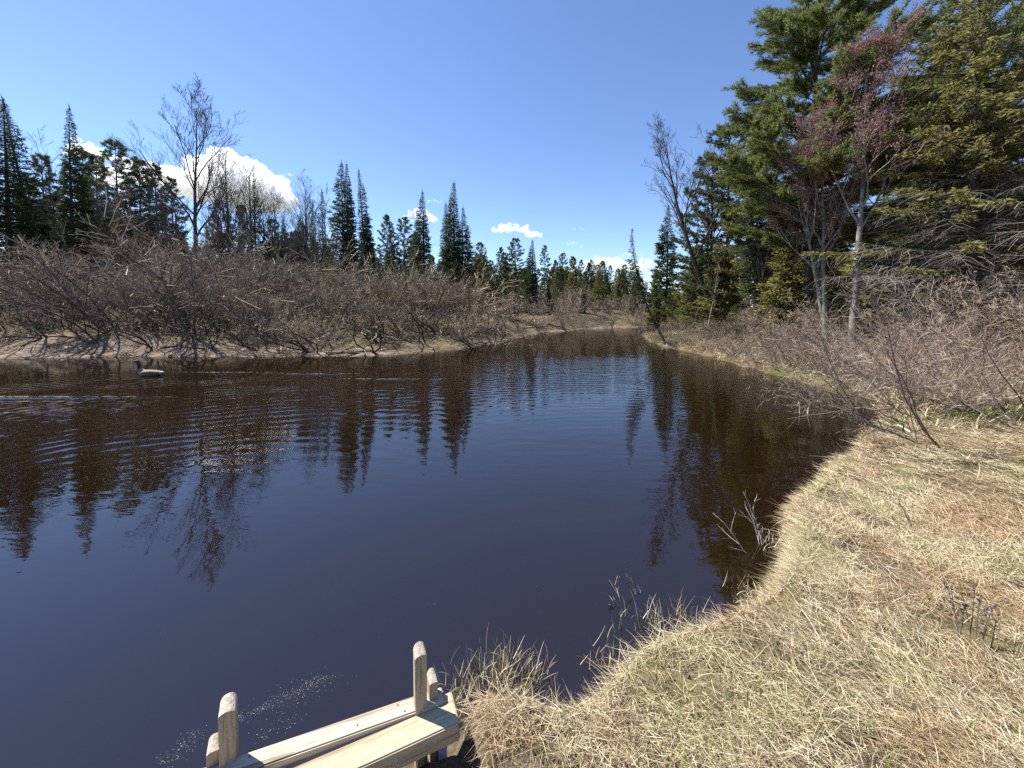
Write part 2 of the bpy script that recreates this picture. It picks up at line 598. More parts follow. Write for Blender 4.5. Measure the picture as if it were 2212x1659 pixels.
def spruce(seed, H=16.0, R=2.0, low=.05, power=.85, needle=.30, dens=1.0, droop=.45, gaps=.12, mat='spruce', bend=0.0, trunk_r=None, wild=.3, bark='bark', spire=0.0, dead=0.0, hang=0, sprig=.16, wstep=.27, leafw=1.0, inner=26):
    rng = np.random.default_rng(seed)
    tk, cr = Geo(), Geo()
    dd = Geo()
    r0 = trunk_r or H * .011 + .03
    zz = np.linspace(-.25, H, 12)
    wob = rng.normal(size=(12, 2)).cumsum(0) * .012 * H / 12
    pts = np.stack([wob[:, 0], wob[:, 1], zz], 1)
    tk.tube(pts, r0 * (1 - zz / H * .97) * np.where(zz < .3, 1.25, 1), 7)

    def axis_at(z):
        return np.array([np.interp(z, zz, pts[:, 0]), np.interp(z, zz, pts[:, 1]), z])
    skip_az = rng.uniform(0, 6.28)
    for z in whorls(rng, H, low, wstep):
        t = z / H
        prof = (1 - t) ** power
        if spire:
            prof = prof * (1 - spire) + spire * min(1, (1 - t) * 5) * .32
        if t < low + .12:
            prof *= .6 + .4 * (t - low) / .12
        nb = int(rng.integers(5, 8))
        a0 = rng.uniform(0, 6.28)
        for k in range(nb):
            if rng.random() < gaps:
                continue
            az = a0 + k * 6.283 / nb + rng.normal() * .25
            L = max(.07, R * prof * (1 - wild + 2 * wild * rng.random()) * (.75 + .25 * math.cos(az - skip_az)))
            pitch = .75 * t ** 2 - droop * (1 - t) + rng.normal() * .08
            h = np.array([math.cos(az), math.sin(az), 0])
            s = np.linspace(0, 1, 5)
            zc = L * (math.sin(pitch) * s + .22 * s ** 2 * (1 - t))
            B = axis_at(z) + h * (L * math.cos(pitch) * s)[:, None] + np.array([0, 0, 1]) * zc[:, None]
            isdead = dead and t < dead and rng.random() < .85 * (1 - (t / dead) ** 3)
            (dd if isdead else tk).tube(B, np.linspace(.010 + .012 * L, .004, 5), 3)
            if isdead or hang:
                nd = int(L * (18 if isdead else hang))
                for _ in range(nd):
                    u = rng.uniform(.2, 1)
                    p = np.array([np.interp(u, s, B[:, j]) for j in range(3)])
                    sd = np.cross(h, [0, 0, 1]) * rng.choice([-1, 1])
                    d = unit(h * rng.uniform(.3, 1) + sd * rng.uniform(.3, 1.2) + np.array([0, 0, -rng.uniform(.1, .8)]))
                    ln = rng.uniform(.25, .8) * min(1, L * .5)
                    q_ = p + d * ln * .5 + rng.normal(size=3) * .04
                    dd.tube([p, q_, p + d * ln + np.array([0, 0, -.12 * ln])], [.0042, .003, .0016], 3)
                    if rng.random() < .30:
                        d2 = unit(d + rng.normal(size=3) * .5)
                        dd.tube([q_, q_ + d2 * ln * .3, q_ + d2 * ln * .55], [.003, .0022, .0012], 3)
            if isdead:
                continue
            n = max(4, int(L / sprig * 3.0 * dens))
            u = np.sqrt(rng.uniform(.04, 1, n))
            p = np.stack([np.interp(u, s, B[:, j]) for j in range(3)], 1)
            side = np.cross(h, [0, 0, 1.0])
            sg = rng.choice([-1, 1], n)[:, None]
            d = h * rng.uniform(.35, 1.0, n)[:, None] + side * sg * rng.uniform(.2, 1.0, n)[:, None] + np.array([0, 0, 1.0]) * rng.uniform(-.55, .25, n)[:, None]
            d = unit(d)
            ll = needle * rng.uniform(.6, 1.35, n) * (1.15 - .5 * u) * min(1.0, .28 + .7 * L)
            # a side shoot = a rachis of three overlapping needle clumps
            for j in range(3):
                pj = p + d * (ll * j * .55)[:, None] + rng.normal(size=(n, 3)) * .02
                dj = unit(d + rng.normal(size=(n, 3)) * .28)
                cr.leaf(pj, dj, ll * .85, ll * rng.uniform(.30, .50, n) * leafw, rng=rng)
    # needles close round the trunk, so that the crown is not see-through
    ni = int(H * inner * dens)
    ti = low + (1 - low) * rng.random(ni) ** 1.2
    ri = R * (1 - ti) ** power * .45 * np.sqrt(rng.random(ni)) * np.where(ti < dead, .3, 1)
    ai = rng.uniform(0, 6.28, ni)
    ci = np.array([axis_at(H * t_) for t_ in ti]) + np.stack([np.cos(ai) * ri, np.sin(ai) * ri, np.zeros(ni)], 1)
    cr.leaf(ci, np.stack([np.cos(ai), np.sin(ai), rng.uniform(-.7, .2, ni)], 1), needle * 1.2 * np.clip(1.25 - ti, .3, 1), needle * .45 * np.clip(1.25 - ti, .3, 1), rng=rng)
    # leader
    nl = 10
    cr.leaf(np.stack([np.full(nl, pts[-1, 0]), np.full(nl, pts[-1, 1]), H - rng.uniform(.0, .5, nl)], 1), np.stack([rng.normal(size=nl) * .4, rng.normal(size=nl) * .4, np.ones(nl)], 1), .22, .06, rng=rng)

    def warp(V):
        if bend:
            t = np.clip(V[:, 2] / H, 0, 1)
            V = V.copy()
            V[:, 0] += bend * (1 - (1 - t) ** 2)
        return V
    res = {'trunk': (tk.build('trunk', warp, True), M[bark]), 'crown': (cr.build('crown', warp), M[mat])}
    if dd.t:
        res['dead_branches'] = (dd.build('dead_branches', warp), M['twig_grey'])
    return res, H


def tufts(cr, rng, P, D, n, L, W, spread):
    P = np.repeat(P, n, 0)
    D = np.repeat(D, n, 0)
    d = unit(D + rng.normal(size=P.shape) * spread)
    cr.leaf(P + rng.normal(size=P.shape) * L * .12, d, L * rng.uniform(.7, 1.2, len(P)), W, rng=rng)


def pine(seed, H=15.0, R=2.2, low=.4, nb=70, needle=.26, width=.030, per=9, mat='pine', bark='bark_pine', flat=.15, top=.5, subs=5, trunk_r=None, lean=0.0, power=.6, spread=.7):
    rng = np.random.default_rng(seed)
    tk, cr = Geo(), Geo()
    r0 = trunk_r or H * .011 + .04
    zz = np.linspace(-.25, H, 12)
    wob = rng.normal(size=(12, 2)).cumsum(0) * .02 * H / 12
    pts = np.stack([wob[:, 0] + lean * zz / H, wob[:, 1], zz], 1)
    tk.tube(pts, r0 * (1 - zz / H * .93), 7)
    for k in range(nb):
        t = low + (1 - low) * (k + rng.random()) / nb
        z = H * min(t, .985)
        tt = (t - low) / (1 - low)
        prof = (1 - tt) ** power * (.65 + .35 * min(1, tt * 5)) + .06
        L = R * prof * rng.uniform(.65, 1.15)
        az = k * 2.4 + rng.normal() * .5
        h = np.array([math.cos(az), math.sin(az), 0])
        pitch = flat + top * tt ** 1.5 + rng.normal() * .14
        s = np.linspace(0, 1, 5)
        B = np.array([np.interp(z, zz, pts[:, 0]), np.interp(z, zz, pts[:, 1]), z]) + h * (L * math.cos(pitch) * s)[:, None]
        B[:, 2] += L * (math.sin(pitch) * s + .16 * s ** 2)
        tk.tube(B, np.linspace(.014 + .014 * L, .007, 5), 4)
        ns_ = max(3, int(subs * L / 1.6))
        for q_ in range(ns_):
            u = .30 + .70 * (q_ + rng.random()) / ns_
            p = np.array([np.interp(u, s, B[:, j]) for j in range(3)])
            sd = np.cross(h, [0, 0, 1]) * rng.choice([-1, 1])
            d = unit(h * rng.uniform(.5, 1) + sd * rng.uniform(.1, .9) + np.array([0, 0, rng.uniform(0, .5)]))
            ln = L * rng.uniform(.12, .32) * (1.25 - .6 * u) + .10
            e = p + d * ln
            tk.tube([p, p + d * ln * .55 + rng.normal(size=3) * .02, e], [.010, .008, .005], 3)
            nt_ = max(2, int(ln / .16))
            f = np.linspace(.35, 1, nt_)[:, None]
            tufts(cr, rng, p + (e - p) * f, np.repeat([d + np.array([0, 0, .25])], nt_, 0), per, needle, width, spread)
        tufts(cr, rng, B[-1:], unit(B[-1:] - B[-2:-1]), per * 2, needle, width, spread)
    tufts(cr, rng, pts[-1:], np.array([[0, 0, 1.]]), per * 3, needle, width, .8)
    return {'trunk': (tk.build('trunk', None, True), M[bark]), 'crown': (cr.build('crown'), M[mat])}, H


def grow(g, rng, p, d, L, r, level, maxl, kids, up, jit, mind, ang, tips, shrink=.5, start=.25):
    n = 6 if level <= 1 else 4
    pts = [np.array(p, float)]
    dirs = [d]
    for i in range(n - 1):
        d = unit(d + rng.normal(size=3) * jit + np.array([0, 0, up]))
        pts.append(pts[-1] + d * L / (n - 1))
        dirs.append(d)
    rad = np.linspace(r, max(mind, r * .35), n)
    g[min(level, len(g) - 1)].tube(pts, rad, 5 if level <= 1 else 3)
    if level >= maxl:
        tips.append((pts[-1], d))
        if len(pts) > 2: tips.append((pts[-2], d))
        return
    k = kids[min(level, len(kids) - 1)]
    for i in range(k):
        u = start + (1 - start) * (i + rng.random()) / k
        f = u * (n - 1)
        j = min(int(f), n - 2)
        q_ = pts[j] + (pts[j + 1] - pts[j]) * (f - j)
        dd_ = dirs[j + 1]
        perp = unit(np.cross(dd_, rng.normal(size=3)))
        a_ = ang * rng.uniform(.6, 1.4)
        nd = unit(dd_ * math.cos(a_) + perp * math.sin(a_))
        grow(g, rng, q_, nd, L * shrink * rng.uniform(.6, 1.25) * (1.15 - .45 * u), max(mind, np.interp(u, [0, 1], [r, r * .35]) * .55), level + 1, maxl, kids, up, jit, mind, ang, tips, shrink, start)


def bare_tree(seed, H=16.0, fork=.4, nlimb=14, kids=(6, 5, 4), ang=.55, limb=.36, mind=.008, r0=None, bark='bark', twig='twig_dark', buds=0, up=.10, lean=0.0, curve=0.0, maxl=3, trunks=1, jit=.13, azbias=None):
    rng = np.random.default_rng(seed)
    tk, cr, bd = Geo(), Geo(), Geo()
    tips = []
    r0 = r0 or H * .011 + .02
    for tr_ in range(trunks):
        hh = H * (1 if tr_ == 0 else rng.uniform(.75, .95))
        zz = np.linspace(-.3, hh, 14)
        wob = rng.normal(size=(14, 2)).cumsum(0) * .03 * hh / 14
        tx = zz / hh
        ox = rng.uniform(-.5, .5) if tr_ else 0
        lx = lean + (rng.uniform(-.13, .13) * hh if tr_ else 0)
        ly = rng.uniform(-.06, .06) * hh if tr_ else 0
        pts = np.stack([wob[:, 0] + lx * tx + curve * np.sin(tx * 3.1416) + ox * .3, wob[:, 1] + ly * tx, zz], 1)
        tk.tube(pts, np.maximum(mind, r0 * (.8 if tr_ else 1) * (1 - tx * .95)), 7)
        for k in range(nlimb):
            t = fork + (1 - fork) * (k + rng.random()) / nlimb
            z = hh * min(t, .98)
            az = k * 2.4 + rng.normal() * .4
            if azbias is not None and rng.random() < .6:
                az = azbias + rng.normal() * .6
            an = ang * rng.uniform(.8, 1.4)
            d = np.array([math.cos(az) * math.sin(an), math.sin(az) * math.sin(an), math.cos(an)])
            p = np.array([np.interp(z, zz, pts[:, j]) for j in (0, 1)] + [z])
            L = H * limb * (1 - .65 * (t - fork) / (1 - fork)) * rng.uniform(.7, 1.2)
            grow([tk, tk, cr], rng, p, d, L, r0 * .5 * (1.1 - t), 1, maxl, (0,) + tuple(kids), up, jit, mind, .6, tips)
    res = {'trunk': (tk.build('trunk', None, True), M[bark])}
    res['crown'] = (cr.build('crown'), M[twig])
    if buds:
        P = np.array([a_ for a_, b_ in tips])
        D = np.array([b_ for a_, b_ in tips])
        P = np.repeat(P, buds, 0) + rng.normal(size=(len(P) * buds, 3)) * .07
        bd.leaf(P, np.repeat(D, buds, 0) + rng.normal(size=P.shape) * .5, rng.uniform(.05, .11, len(P)), .03, rng=rng)
        res['buds'] = (bd.build('buds'), M['buds'])
    return res, H


def alder(seed, H=5.0, stems=10, spread=(.2, .95), kids=(8, 5, 3), mind=.007, r0=.04, twig='twig', bark='bark_alder', up=.06, bias=None, jit=.12, maxl=3, buds=0, shrink=.42):
    rng = np.random.default_rng(seed)
    st, tw = Geo(), Geo()
    tips = []
    for k in range(stems):
        az = k * 2.4 + rng.normal() * .5
        an = rng.uniform(*spread)
        if bias is not None:
            az = bias + rng.normal() * .9
        d = np.array([math.cos(az) * math.sin(an), math.sin(az) * math.sin(an), math.cos(an)])
        p = np.array([math.cos(az) * .25, math.sin(az) * .25, -.15])
        grow([st, st, tw], rng, p, d, H * rng.uniform(.75, 1.15), r0 * rng.uniform(.6, 1.2), 0, maxl, kids, up, jit, mind, .65, tips, shrink, .18)
    res = {'stem': (st.build('stem', None, True), M[bark]), 'twigs': (tw.build('twigs'), M[twig])}
    return res, H


_hc = {}


def true_height(parts):
    key = id(parts)
    if key not in _hc:
        top = 0
        for me, _ in parts.values():
            c = np.empty(len(me.vertices) * 3, np.float32)
            me.vertices.foreach_get('co', c)
            top = max(top, float(c[2::3].max()))
        _hc[key] = top
    return _hc[key]


def place(name, proto, loc, H=None, rz=0.0, wide=1.0, label=None, cat='tree', group=None, tilt=None):
    parts, h0 = proto
    if H:
        h0 = true_height(parts)
    r = empty(name, (float(loc[0]), float(loc[1]), float(loc[2])), rz)
    s = (H / h0) if H else 1.0
    r.scale = (s * wide, s * wide, s)
    if tilt is not None:
        r.rotation_euler = (tilt[0], tilt[1], rz)
    for pn, (me, mat) in parts.items():
        link(pn, me, mat, r)
    tag(r, label, cat, group)
    return r


def plant(name, proto, xd, ytop, Y, label, group=None, cat='tree', rz=None, wide=1.0, H=None, tilt=None, dx=0.0, sink=0.0, xbase=None):
    """stands the plant on the ground at depth Y so that its top reaches picture height ytop"""
    tp = at(xd, ytop, Y)
    bx = tp[0] if xbase is None else at(xbase, 690, Y)[0]
    g = gz(bx, Y) - sink
    H = H or (tp[2] - g)
    if rz is None:
        rz = random.uniform(0, 6.28)
    return place(name, proto, (bx + dx, Y, g), H, rz, wide, label, cat, group, tilt)


random.seed(4)

# ------------------------------------------------------------------ prototypes
SPIRE = [spruce(11, 16, 2.2, .03, .82, .30, 1.0, .5, .05, wild=.2), spruce(12, 16, 1.9, .04, .8, .28, .95, .55, .08, wild=.25, spire=.25), spruce(13, 16, 2.3, .03, .85, .30, 1.0, .45, .05, wild=.22),
         spruce(14, 14, 1.6, .05, .9, .27, .8, .5, .15, wild=.35, spire=.35)]
WIDE = [spruce(21, 14, 2.6, .04, .8, .34, 1.1, .35, .1), spruce(22, 14, 2.9, .06, .9, .34, 1.0, .3, .16)]
OPEN = spruce(23, 18, 3.0, .10, .85, .36, .75, .25, .3, wild=.5)
PINES = [pine(31, 16, 2.7, .36, 80, .30, .055, 14), pine(32, 16, 2.3, .42, 70, .30, .055, 14, top=.7), pine(33, 15, 3.0, .28, 90, .30, .055, 14, flat=.05), pine(34, 17, 2.2, .38, 70, .30, .055, 14)]
LOW = [pine(35, 14, 2.6, .06, 110, .32, .085, 11, top=.6, power=.75), spruce(24, 14, 2.4, .02, .8, .38, 1.0, .35, .08, leafw=1.3), pine(36, 13, 2.9, .05, 110, .32, .085, 11, 'olive', power=.7)]
YPINE = pine(37, 9, 2.2, .05, 90, .28, .07, 11, 'young', power=.75)
OAKISH = [bare_tree(41, 16, .3, 15), bare_tree(42, 15, .4, 16, ang=.4, trunks=2), bare_tree(43, 13, .35, 14, ang=.45)]
TALL_BARE = bare_tree(44, 19.5, .36, 19, (7, 5, 4, 3), .50, .36, .008, r0=.26, maxl=4, up=.11, lean=.3, curve=-.3)
MULTI_BARE = bare_tree(45, 15, .3, 12, (6, 5, 3), .4, .32, .008, r0=.14, trunks=4)
_k = dict(kids=(6, 4, 2), shrink=.50, mind=.009, r0=.055, jit=.10)
ALDERS = [alder(51, 5, 11, **_k), alder(52, 5, 9, (.3, 1.15), **_k), alder(53, 5, 12, (.1, .75), up=.09, **_k), alder(54, 4.5, 9, (.4, 1.25), up=.02, **_k), alder(55, 5, 10, (.2, .9), twig='twig_red', **_k)]

# ------------------------------------------------------------------ trees of the far (left) bank, one by one
G1 = 'dark spires standing above the far bank thicket'
plant('spruce_tree', SPIRE[0], 2, 212, 31, 'very dark broad spruce cut by the left edge of the picture', G1, wide=1.35)
r = plant('spruce_tree', SPIRE[1], 28, 222, 34, 'thin dark spruce leaning to the left beside the edge spruce', G1, rz=1.0, xbase=112, tilt=(0, -.115, 0))
plant('spruce_tree', SPIRE[2], 142, 222, 33, 'tall dark narrow spruce in front of the left pines', G1, wide=.95)
plant('spruce_tree', SPIRE[3], 548, 372, 38, 'thin ragged spruce just right of the tall bare tree', G1)
plant('spruce_tree', WIDE[0], 650, 455, 37, 'short dense dark spruce with a broad skirt', G1, wide=.8)
plant('spruce_tree', SPIRE[3], 695, 408, 42, 'slender spruce with a bare stick-like top near the three-topped spruce', G1)
plant('spruce_tree', SPIRE[1], 676, 432, 44, 'thinnest spruce, half hidden beside the short dense one', G1, wide=.7)
plant('spruce_tree', OPEN, 738, 345, 40, 'tallest open-branched spruce of the far bank, trunk visible', G1, wide=.95)
plant('spruce_tree', SPIRE[0], 749, 347, 40.5, 'second top of the tallest far-bank spruce clump', G1, wide=.75)
plant('spruce_tree', SPIRE[1], 762, 362, 42, 'spruce leaning left against the tallest spruce clump', G1, rz=.3, xbase=798, tilt=(0, -.06, 0))
plant('spruce_tree', WIDE[1], 792, 438, 43, 'full spruce right of the tallest spruce clump', G1, wide=.8)
plant('spruce_tree', SPIRE[2], 840, 480, 45, 'short dark spruce in front of the round-topped pines', G1)
plant('spruce_tree', SPIRE[2], 916, 408, 43, 'pointed spruce standing alone with a needle-like tip', G1, wide=1.25)
plant('spruce_tree', SPIRE[0], 980, 388, 44, 'tallest of the tight dark group of three spruces', G1, wide=1.1)
plant('spruce_tree', SPIRE[1], 964, 435, 44.6, 'spruce on the left side of the tight dark group of three', G1, wide=1.35)
plant('spruce_tree', SPIRE[2], 997, 443, 43.5, 'spruce on the right side of the tight dark group of three', G1, wide=1.25)
plant('spruce_tree', SPIRE[0], 1150, 515, 56, 'lone dark spire among the pale far pines', G1, wide=1.3)
plant('spruce_tree', WIDE[0], 1335, 592, 66, 'dark low spruce standing at the far bend of the river', G1, wide=.8)
plant('spruce_tree', SPIRE[1], 890, 600, 43, 'small dark spruce low between two taller spires', G1, wide=1.2)
plant('spruce_tree', WIDE[1], 1020, 560, 47, 'small bushy spruce behind the tight dark group', G1, wide=.8)
plant('spruce_tree', WIDE[0], 610, 470, 46, 'bushy spruce behind the short dense spruce', G1, wide=.8)

G2 = 'pines with open round tops on the far bank'
for k, (x, y, Y, lab) in enumerate([
        (244, 300, 42, 'tallest round-topped pine among the left pines'), (206, 330, 44, 'thin pine close behind the tall narrow spruce'), (300, 338, 44, 'pine right of the tallest round-topped pine'),
        (338, 352, 46, 'open pine between the round-topped pines and the tall bare tree'), (180, 318, 46, 'pine half hidden by the tall narrow spruce'), (90, 330, 44, 'pine between the leaning spruce and the narrow spruce'),
        (60, 380, 42, 'low pine behind the leaning spruce'), (372, 380, 48, 'thin far pine just left of the tall bare tree'), (590, 470, 52, 'dark pine low behind the ragged thin spruce'),
        (835, 462, 52, 'round-topped pine beside the full spruce'), (872, 466, 53, 'round-topped pine touching the lone pointed spruce'), (900, 500, 55, 'low pine behind the lone pointed spruce'),
        (1036, 522, 60, 'round pine right of the tight dark group'), (1082, 532, 62, 'wide grey-green pine under the small white cloud'), (1113, 512, 62, 'green pine with a plume-like top'),
        (1178, 528, 66, 'round pine right of the lone dark spire'), (470, 430, 50, 'dark pine low behind the clump of bare stems'), (520, 440, 52, 'pine behind the bare stems under the big cloud'),
        (1060, 560, 55, 'short pine in front of the grey-green pine')]):
    plant('pine_tree', PINES[k % 4], x, y, Y, lab, G2)

G3 = 'bare leafless trees on the far bank'
plant('bare_tree', TALL_BARE, 400, 158, 31, 'tall bare dark-trunked tree rising alone above the thicket', G3, rz=0.4, xbase=428)
plant('bare_tree', MULTI_BARE, 488, 268, 36, 'clump of thin bare stems in front of the big cloud', G3, rz=1)
plant('bare_tree', OAKISH[1], 540, 330, 40, 'fine grey bare tree right of the clump of stems', G3)
plant('bare_tree', OAKISH[1], 656, 362, 47, 'pale bare tree with upright twigs behind the short dense spruce', G3, rz=2)
plant('bare_tree', OAKISH[2], 700, 398, 50, 'faint bare tree behind the slender spruces', G3)
plant('bare_tree', OAKISH[0], 100, 270, 42, 'bare tree fanning out between the two left spruces', G3)
plant('bare_tree', OAKISH[2], 905, 455, 52, 'thin bare tree sticking up behind the lone pointed spruce', G3)
plant('bare_tree', OAKISH[2], 230, 420, 34, 'small bare tree under the round-topped pines', G3)
plant('bare_tree', OAKISH[1], 590, 400, 44, 'bare tree behind the ragged spruce', G3)
plant('bare_tree', OAKISH[2], 1010, 490, 58, 'bare grey tree between the dark group and the pale pines', G3)
plant('bare_tree', OAKISH[0], 1110, 600, 52, 'pale bare tree rising from the thicket below the plume-topped pine', G3)
plant('bare_tree', OAKISH[2], 1220, 600, 58, 'bare tree with fine twigs at the far bend', G3)
plant('bare_tree', OAKISH[0], 360, 430, 36, 'bare tree low left of the tall bare tree', G3)
for i in range(16):
    x = [20, 62, 128, 175, 215, 262, 318, 345, 378, 445, 515, 565, 610, 635, 680, 720][i]
    plant('bare_tree', OAKISH[i % 3], x, random.uniform(345, 450) + max(0, x - 400) * .12, random.uniform(33, 42), 'thin bare tree among the left conifers behind the thicket', 'thin bare trees among the left conifers')
MAPLE_FAR = bare_tree(46, 9, .25, 12, (5, 4, 3), .45, .35, .008, buds=3)
plant('maple_tree', MAPLE_FAR, 268, 398, 32, 'small red-budded maple glowing in front of the left pines', None)
plant('maple_tree', MAPLE_FAR, 455, 480, 34, 'reddish budding maple low beside the tall bare trunk', None)

# filler forest behind the far bank
G4 = 'trees of the forest row behind the far bank'
k = 0
for i in range(58):
    x = random.uniform(-110, 700) if i < 14 else random.uniform(560, 1360)
    Y = random.uniform(50, 66) if x < 1000 else random.uniform(66, 92)
    base = 470 if x < 420 else np.interp(x, [420, 1000, 1360], [500, 555, 590])
    y = base + random.uniform(-25, 45)
    pr = random.choice(PINES + SPIRE[:2] + [WIDE[1]] + OAKISH[:2])
    tp = at(x, y, Y)
    g = gz(tp[0], Y)
    nm = 'bare_tree' if pr in OAKISH else ('pine_tree' if pr in PINES else 'spruce_tree')
    lb = {'bare_tree': 'bare grey tree in the forest row behind the far bank trees', 'pine_tree': 'pine in the forest row behind the far bank trees', 'spruce_tree': 'spruce in the forest row behind the far bank trees'}[nm]
    place(nm, pr, (tp[0], Y, g), tp[2] - g, random.uniform(0, 6.28), random.uniform(.85, 1.2), lb, 'tree', lb.split(' in the')[0] + 's of the far forest row')

for i in range(84):
    x = random.uniform(150, 1420)
    Y = random.uniform(52, 70) if x < 900 else random.uniform(70, 100)
    y = np.interp(x, [-100, 420, 1000, 1420], [480, 525, 590, 615]) + random.uniform(-35, 25)
    pr = random.choice(LOW + [WIDE[0]])
    tp = at(x, y, Y)
    g = gz(tp[0], Y)
    nm = 'spruce_tree' if pr in (LOW[1], WIDE[0]) else 'pine_tree'
    lb = 'low full-skirted ' + nm.split('_')[0] + ' filling the gaps behind the far bank trees'
    place(nm, pr, (tp[0], Y, g), tp[2] - g, random.uniform(0, 6.28), random.uniform(1.0, 1.5), lb, 'tree', 'low ' + nm.split('_')[0] + 's filling the far forest')

for i in range(46):
    x = random.uniform(560, 1345) if i % 4 else random.uniform(-60, 560)
    Y = random.uniform(36, 48) if x < 1000 else random.uniform(50, 66)
    y = np.interp(x, [0, 560, 1000, 1345], [440, 560, 590, 625]) + random.uniform(-45, 15)
    pr = [LOW[0], LOW[2], WIDE[1], LOW[1], YPINE][i % 5]
    tp = at(x, y, Y)
    g = gz(tp[0], Y)
    if in_water(np.array([tp[0]]), np.array([Y]))[0]:
        continue
    nm = 'spruce_tree' if pr in (LOW[1], WIDE[1]) else 'pine_tree'
    lb = 'short bushy ' + nm.split('_')[0] + ' standing directly behind the far bank alders'
    place(nm, pr, (tp[0], Y, g), tp[2] - g, random.uniform(0, 6.28), random.uniform(.9, 1.25), lb, 'tree', 'short ' + nm.split('_')[0] + 's behind the far bank alders')

# row along the far bend (display 1180-1400)
G5 = 'pines closing the view at the far bend'
for i, (x, y) in enumerate([(1200, 560), (1215, 545), (1238, 552), (1255, 560), (1272, 566), (1290, 570), (1302, 562), (1318, 572), (1345, 580), (1362, 588), (1385, 600), (1225, 575), (1280, 585), (1330, 600)] + [(random.uniform(1180, 1420), random.uniform(575, 640)) for _ in range(26)] + [(q_, np.interp(q_, [1000, 1340], [545, 590]) + random.uniform(-5, 45)) for q_ in np.linspace(1010, 1345, 34)]):
    Y = random.uniform(58, 80) if i > 13 else random.uniform(72, 84)
    plant('pine_tree', [LOW[0], PINES[0], LOW[2], PINES[3]][i % 4], x, y, Y, 'pine in the row closing the view at the far bend of the river', G5)

# ------------------------------------------------------------------ alder thicket of the far bank
G6 = 'bare alders of the far bank thicket'
n_alder = 0
rng = np.random.default_rng(77)
dl_pts = SL[(SL[:, 0] > -50) & (SL[:, 0] < 30)]
cum = np.concatenate([[0], np.cumsum(np.hypot(*np.diff(dl_pts, axis=0).T))])
ang0 = {}
for row, (off, hmin, hmax, step) in enumerate([(1.2, 1.2, 2.4, 1.7), (4.3, 1.5, 2.8, 2.7), (6.2, 2.5, 3.8, 2.7), (9.0, 3.2, 4.6, 3.4), (12.5, 3.6, 5.4, 4.0), (17, 4.2, 6.4, 4.8)]):
    s = 0.0
    while s < cum[-1]:
        s += step * rng.uniform(.7, 1.3)
        x = np.interp(s, cum, dl_pts[:, 0])
        y = np.interp(s, cum, dl_pts[:, 1])
        x2 = np.interp(s + .5, cum, dl_pts[:, 0])
        y2 = np.interp(s + .5, cum, dl_pts[:, 1])
        t = unit(np.array([x2 - x + 1e-6, y2 - y]))
        nrm = np.array([t[1], -t[0]])
        px_, py_ = x + nrm[0] * off + rng.normal() * .5, y + nrm[1] * off + rng.normal() * .5
        if px_ < -1.42 * py_ - 2 or py_ > 90 or (row == 0 and y < 23 and rng.random() < .75):
            continue
        if in_water(np.array([px_]), np.array([py_]))[0]:
            continue
        h = rng.uniform(hmin, hmax) * (1 + 1.3 * mnoise.noise(Vector((px_ * .22, py_ * .22, 3.7))))
        tall = float(np.interp(px_, [-30, -12, -4, 5], [1.42, 1.28, 1.06, 1.0]))
        h = min(h * (tall if off > 4 else 1), 4.9 * tall)
        if rng.random() < .10: continue
        if px_ < -16: h *= 1.1
        if y > 30: h *= .92
        pr = ALDERS[int(rng.integers(0, 5))]
        place('alder_shrub', pr, (px_, py_, gz(px_, py_)), h * rng.uniform(.8, 1.0), rng.uniform(0, 6.28), rng.uniform(.95, 1.3),
              'bare grey-brown alder in the dense thicket along the far bank', 'shrub', G6)
        n_alder += 1

# leaning dark stems and roots at the far waterline
G7 = 'dark leaning alders hanging over the far waterline'
LEANER = [alder(61, 3.0, 5, (.7, 1.35), (5, 4, 2), .010, .05, 'twig', 'root_wood', -.02, bias=-1.57, jit=.2), alder(62, 2.6, 5, (.9, 1.5), (5, 3, 2), .010, .05, 'twig', 'root_wood', -.05, bias=-1.57, jit=.22),
          alder(63, 2.8, 6, (.5, 1.4), (5, 3, 2), .009, .045, 'twig_dark', 'root_wood', .0, bias=-1.57, jit=.22)]
for i, x in enumerate(list(range(-10, 1150, 29))):
    p = on_plane(x, 750 - (10 if x > 900 else 0) - (i % 4) * 9, .35)
    place('leaning_alder', LEANER[i % 3], (p[0], p[1], gz(p[0], p[1]) + .02), None, rng.uniform(-.7, .7), rng.uniform(.7, 1.2),
          'dark stemmed alder sagging down the sandy far bank to the water', 'shrub', G7)


def branch_obj(name, pts, r, mat, label, cat, forks=3, seed=0, group=None, parentless=True):
    g = Geo()
    rg_ = np.random.default_rng(seed)
    pts = np.array(pts, float)
    n = len(pts)
    s = np.linspace(0, 1, n)
    u = np.linspace(0, 1, 9)
    c = np.stack([np.interp(u, s, pts[:, j]) for j in range(3)], 1)
    L = np.linalg.norm(pts[-1] - pts[0])
    c[1:-1] += rg_.normal(size=(7, 3)) * L * .008
    g.tube(c, np.linspace(r, r * .3, 9), 6)
    for k in range(forks):
        i = int(rg_.integers(3, 8))
        d = unit(unit(c[i] - c[i - 1]) + rg_.normal(size=3) * .5)
        ln = L * rg_.uniform(.12, .3)
        g.tube([c[i], c[i] + d * ln * .5 + rg_.normal(size=3) * ln * .06, c[i] + d * ln], [r * .35, r * .25, r * .08], 4)
    o0 = pts[0].copy()
    me = g.build(name, lambda V: V - o0, True)
    o = link(name, me, mat)
    o.location = o0
    tag(o, label, cat, group)
    return o


def gp(x, y, z=0):
    """the ground point under a picture position"""
    d = ray(x, y)
    d = d / np.linalg.norm(d)
    t = np.exp(np.linspace(math.log(.8), math.log(90), 500))
    X, Y_ = d[0] * t, d[1] * t
    zt = np.maximum(terrain(X, Y_)[0], 0)
    hit = np.nonzero(EYE + d[2] * t <= zt)[0]
    i = hit[0] if len(hit) else len(t) - 1
    return np.array([X[i], Y_[i], zt[i]])


